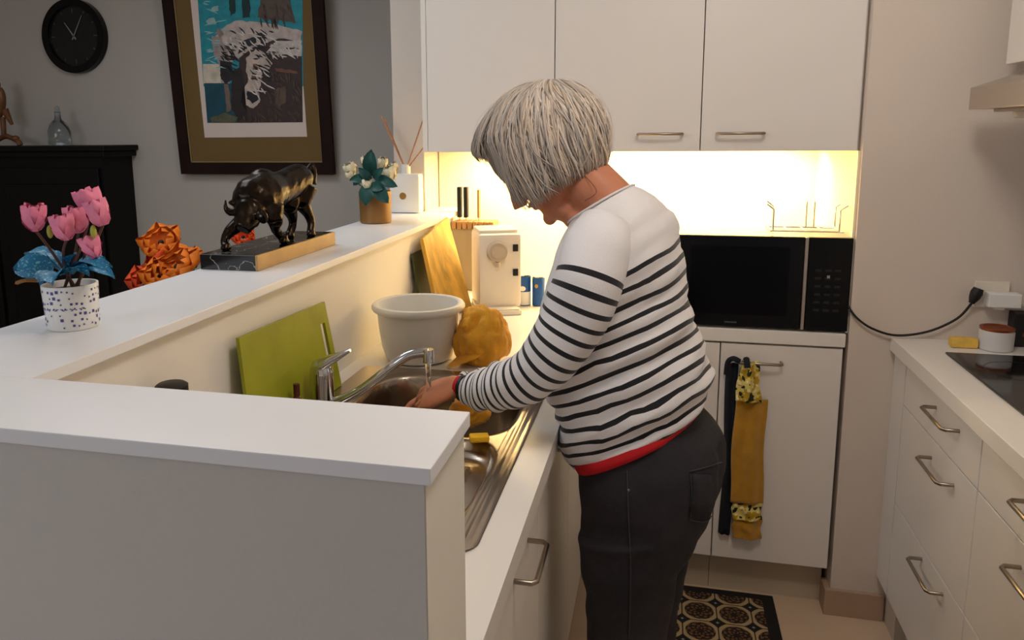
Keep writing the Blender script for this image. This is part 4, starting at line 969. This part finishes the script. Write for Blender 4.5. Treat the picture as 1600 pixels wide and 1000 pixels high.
# shoes
for sgn in (-1, 1):
    c = (at(926, 1325, YW)+at(1030, 1325, YW))/2+LAT*sgn*.092; c.z = 0
    b = BM(); fd = Vector((-math.cos(YAWB), math.sin(YAWB), 0)); sd = LAT; rings = []
    for u, wd, ht in ((-.085, .026, .05), (-.07, .034, .075), (-.03, .038, .085), (.02, .04, .075), (.07, .045, .055), (.12, .046, .042), (.155, .036, .032), (.17, .018, .02)):
        rings.append([c+fd*u+sd*wd*math.cos(k*PI/12)+Vector((0, 0, max(.0075, .009+ht*.5+ht*.5*math.sin(k*PI/12)))) for k in range(24)])
    loft(b, rings); obj('shoe', b, 'leather', t, smooth=True)

# ---- body: head, neck, trunk, arms, hands and legs as one continuous skin
HC = at(853, 240, YW); hf = Vector((-.70, .10, -.70)).normalized(); hu = Vector((-.70, .04, .715)); hu = (hu-hf*hu.dot(hf)).normalized(); hl = hf.cross(hu)   # hl: towards far or near side
def hp(u_, f_, l_): return HC+hu*u_+hf*f_+hl*l_
b = BM(); rings = []
HR = [(-.112, .078, .050, .016), (-.108, .086, .030, .028), (-.095, .090, .005, .040), (-.075, .090, -.030, .050), (-.05, .090, -.060, .060), (-.02, .090, -.082, .067), (.01, .090, -.092, .071), (.04, .089, -.094, .072), (.07, .076, -.082, .066), (.092, .048, -.058, .050), (.104, .018, -.028, .026)]
for u_, f1, b1, wd in HR:
    rings.append([hp(u_, (f1+b1)/2+(f1-b1)/2*math.copysign(abs(math.cos(a))**.9, math.cos(a)), wd*math.sin(a)) for a in [k*2*PI/32 for k in range(32)]])
loft(b, resample(rings, 3))
# nose, brow, lips, cheeks, chin, ears
tube(b, [hp(.022, .082, 0), hp(.004, .094, 0), hp(-.018, .112, 0), hp(-.031, .121, 0), hp(-.040, .100, 0)], [.007, .0085, .010, .0115, .008], 12)
for s in (-1, 1):
    ell(b, hp(-.029, .098, s*.010), .007, .007, .007, seg=12, rings=8)
    tube(b, [hp(.030, .082, s*.012), hp(.034, .085, s*.03), hp(.028, .074, s*.048)], [.005, .007, .005], 10)
    ell(b, hp(-.02, .068, s*.04), .018, .018, .018, seg=14, rings=10)
    tube(b, [hp(.014, .080, s*.020), hp(.018, .083, s*.032), hp(.013, .076, s*.045)], [.003, .005, .003], 8)
    e = hp(-.005, -.012, s*.074); tube(b, spline([e+hu*.028+hf*.004, e+hu*.034-hf*.014, e+hu*.014-hf*.024, e-hu*.014-hf*.014, e-hu*.028+hf*.0], 3), .005, 8); ell(b, e, .012, .010, .012, seg=12, rings=8)
tube(b, spline([hp(-.054, .082, -.022), hp(-.052, .095, -.010), hp(-.0535, .097, 0), hp(-.052, .095, .010), hp(-.054, .082, .022)], 3), .0048, 10)
tube(b, spline([hp(-.064, .080, -.020), hp(-.064, .092, -.008), hp(-.064, .093, .008), hp(-.064, .080, .020)], 3), .0052, 10)
ell(b, hp(-.098, .086, 0), .015, .014, .017, seg=14, rings=10)
# neck
NB = (at(908, 326, YW)+at(984, 288, YW))/2
tube(b, [hp(-.02, -.015, 0), hp(-.055, -.03, 0), HC*.45+NB*.55+Vector((.004, 0, .006)), NB+Vector((.004, 0, -.015)), NB+Vector((.02, 0, -.08))], [.050, .054, .054, .062, .085], 24)
ell(b, at(886, 326, YW), .034, .040, .028); ell(b, at(905, 338, YW), .035, .045, .03)
# trunk and thighs inside the clothes
core = [[c_+(p-c_)*.86 for p in r] for r in tr for c_ in [sum(r, Vector())/len(r)]][::3]
loft(b, core)
core = [[c_+(p-c_)*.88 for p in r] for r in hr for c_ in [sum(r, Vector())/len(r)]][::3]; loft(b, core)
tube(b, [cen[0]-Vector((0, 0, .06)), cen[0]+Vector((0, 0, .06))], [.10, .10], 24)
for sgn in (-1, 1):
    P_ = []
    for (f_, b_, wd) in lp[1:]: P_.append((at(*f_, YW)+at(*b_, YW))/2+LAT*sgn*.092)
    P_[-1].z = .06
    tube(b, P_+[P_[-1]+Vector((-.05, 0, -.03))], [.075, .070, .066, .06, .052, .046, .042, .038, .03], 20)
# arms
def arm(P, rr_):
    tube(b, P, rr_, 20)
arm([nearP[0]]+nearP[1:-1]+[nearP[-1]], [.034, .042, .044, .043, .041, .040, .034, .027, .0195])
arm([farP[0]]+farP[1:-1]+[farP[-1]], [.034, .042, .044, .043, .041, .038, .032, .026, .0195])
# hands
def hand(wr, dirv, back, thumb_side, curl, spread=1):
    d = Vector(dirv).normalized(); n = Vector(back); n = (n-d*n.dot(d)).normalized(); s = d.cross(n)*thumb_side      # s points to the thumb side
    rings = []
    for u, wd, th in ((-.018, .019, .0175), (.0, .024, .017), (.02, .032, .016), (.045, .039, .0155), (.07, .041, .0145), (.088, .039, .012)):
        rings.append([wr+d*u+s*(wd*math.cos(a))*1.0+n*(th*math.sin(a)-u*u*.6) for a in [k*2*PI/24 for k in range(24)]])
    loft(b, rings)
    for i, (o_, L_, r_) in enumerate(((.029, .070, .0088), (.010, .078, .0092), (-.010, .072, .0088), (-.029, .056, .0078))):
        p = wr+d*.078+s*o_-n*.003; dd = (d+s*o_*2.2*spread).normalized(); pts = [p-dd*.012, p]; rr2 = [r_*1.05, r_*1.08]; ang = curl[i]
        for seg, fr_ in enumerate((.45, .30, .25)):
            axis = dd.cross(n); dd = (Matrix.Rotation(-ang*(.7 if seg == 0 else 1), 3, dd.cross(n).normalized()) @ dd); pts += [pts[-1]+dd*L_*fr_*.5, pts[-1]+dd*L_*fr_]; rr2 += [r_*.95*(1-.07*seg), r_*(1-.08*seg)]
            n2 = n
        pts.append(pts[-1]+dd*.005); rr2.append(r_*.5); tube(b, pts, rr2, 12)
    p = wr+d*.018+s*.022-n*.004; td = (d*.62+s*.62-n*.45).normalized(); tube(b, [p-td*.01, p+td*.014, p+td*.034, p+td*.034+(td*.7+d*.5)*.018, p+td*.034+(td*.6+d*.6)*.036, p+td*.034+(td*.6+d*.6)*.042], [.013, .0135, .0115, .0105, .0095, .005], 14)
w1 = nearP[-1]; hand(w1+(nearP[-1]-nearP[-2]).normalized()*.012, Vector((-1, .22, -.42)), Vector((-.35, -.45, .85)), 1, (.38, .42, .46, .5))
w2 = farP[-1]; hand(w2+(farP[-1]-farP[-2]).normalized()*.006, Vector((-1, -.35, -.40)), Vector((-.35, .45, .85)), -1, (.3, .36, .42, .46))
body = remeshed('body', b, 'skin', t, .0034, 3)
body['label'] = 'head bent forward, bare hands in the sink'
for s in (-1, 1):
    b = BM(); ell(b, hp(.004, .073, s*.032), .012, .012, .012, seg=16, rings=12); ey = obj('eye', b, 'eye', t, smooth=True)
    b = BM(); c_ = hp(.003, .073, s*.032); cyl(b, c_+hf*.0095, c_+hf*.0122, .0052, 16); obj('iris', b, mat('blue_grey_iris', (70, 84, 92), .2, var=.1), ey)
b = BM(); tube(b, spline([hp(-.0535, .092, -.021), hp(-.0525, .1005, -.010), hp(-.054, .102, 0), hp(-.0525, .1005, .010), hp(-.0535, .092, .021)], 3), .0022, 8); tube(b, spline([hp(-.0625, .090, -.018), hp(-.063, .0975, 0), hp(-.0625, .090, .018)], 3), .0024, 8); obj('lips', b, 'lips', t, smooth=True)
# hair: short bob that hangs straight down from the crown
HA = at(852, 232, YW)
S_ = (at(952, 232, YW)-at(852, 232, YW)).length/100     # metres per pixel here
def hair_pt(al, s, lift=0.0, ph=0.0):
    """al: compass angle, 0 = towards fringe, 90 = near side, 180 = nape; s: 0 crown .. 1 tip"""
    a = math.radians(al); ca, sa = math.cos(a), math.sin(a); lift += .006*noise.noise(Vector((ca*3.2, sa*3.2, s*2.6)))*s; af = abs(((al+180) % 360)-180)
    rx = (112 if ca > 0 else 97)*S_+lift; ry = .088+lift; rz = 102*S_+lift
    # end height below centre (pixels) by angle
    tb = [(0, 10), (20, 16), (30, 20), (36, 40), (46, 56), (56, 66), (72, 84), (88, 84), (105, 64), (125, 46), (150, 36), (180, 32)]
    for (a0, e0), (a1, e1) in zip(tb, tb[1:]):
        if a0 <= af <= a1: endz = e0+(e1-e0)*(af-a0)/(a1-a0); break
    endz *= S_
    arc = PI/2; down = endz/rz; tot = arc+down; ph_ = s*tot
    if ph_ <= arc: h = math.sin(ph_); z = rz*math.cos(ph_)
    else:
        q = (ph_-arc)/max(down, 1e-3); h = 1-.20*q*q*(endz/(88*S_)); z = -rz*(ph_-arc)
    if 26 < af < 64 and ph_ > arc*.85: h *= 1-.13*sstep(arc*.85, arc*1.1, ph_)*math.sin((af-26)/38*PI)**.7
    x = -ca*rx*h; y = -sa*ry*h
    # a flatter slope from crown down to the fringe, fringe pushed out
    if ca > 0:
        k = ca**2*sstep(.25, 1, s); x -= 2*S_*k; z -= 20*S_*k*(1-abs(2*s-1.05))
    # crown shifted backwards
    x += 10*S_*math.cos(min(ph_, PI/2))
    return HA+Vector((x, y, z))
b = BM(); cl = b.verts.layers.float_color.new('tint'); NA, NS = 96, 26; hg = []
def tint(v, k): v[cl] = (k[0], k[1], k[2], 1)
base_c = lin((142, 124, 108))
for j in range(NS+1):
    row = []
    for i in range(NA):
        al = i*360/NA; s = j/NS; p = hair_pt(al, s*.97, -.004+.003*noise.noise(Vector((math.cos(math.radians(al))*4, math.sin(math.radians(al))*4, s*2)))); v = b.verts.new(p); tint(v, base_c); row.append(v)
    hg.append(row)
for j in range(NS):
    for i in range(NA): b.faces.new((hg[j][i], hg[j][(i+1) % NA], hg[j+1][(i+1) % NA], hg[j+1][i]))
rh = random.Random(11)
def lock(al0, s0_, s1_, drift, lift, r0, wav, col):
    n = 11; pts, rr_ = [], []
    for i in range(n):
        u = i/(n-1); s = s0_+(s1_-s0_)*u
        p = hair_pt(al0+drift*u*u+wav*math.sin(u*5+al0), s, lift*(.5+.9*math.sin(u*PI)))
        pts.append(p); rr_.append(r0*(.35+.9*math.sin(PI*(.12+.80*u)))*(1 if i < n-1 else .25))
    ring = tube(b, pts, rr_, 5, flat=.5)
    for rg in ring:
        for v in rg: tint(v, col)
for k in range(3300):
    al = rh.uniform(0, 360); s0_ = rh.choice((0, .0, .1, .2, .35, .5))*rh.uniform(.5, 1); s1_ = min(1.03, s0_+rh.uniform(.35, .7))
    if rh.random() < .45: s1_ = rh.uniform(.96, 1.05)
    br = rh.choice((.62, .85, 1, 1.05, 1.15))*rh.uniform(.85, 1.12); warm = rh.uniform(-.05, .08); c3 = lin((196, 182, 168)); col = (c3[0]*br*(1+warm), c3[1]*br, c3[2]*br*(1-warm*1.3))
    lock(al, s0_, s1_, (1 if al < 180 else -1)*(1 if 30 < al < 330 else 0)*rh.uniform(18, 40)+rh.uniform(-3, 3), rh.uniform(-.002, .007), rh.uniform(.0008, .0028), rh.uniform(-3, 3), col)
for k in range(60):                            # a few loose hairs
    al = rh.uniform(0, 360); lock(al, rh.uniform(0, .4), rh.uniform(.8, 1.08), rh.uniform(-25, 25), rh.uniform(.006, .013), .0006, rh.uniform(-5, 5), lin((214, 204, 192)))
hair = obj('hair', b, 'hair', t, smooth=True, autos=False); hair['label'] = 'short silver blonde bob with a fringe hanging forward'
# fine necklace cord at the nape
b = BM(); tube(b, spline([hp(-.085, -.035, -.045), NB+Vector((-.012, -.066, .016)), NB+Vector((-.035, -.058, -.004))], 5), .0006, 6); obj('necklace', b, 'stem', t, smooth=True)
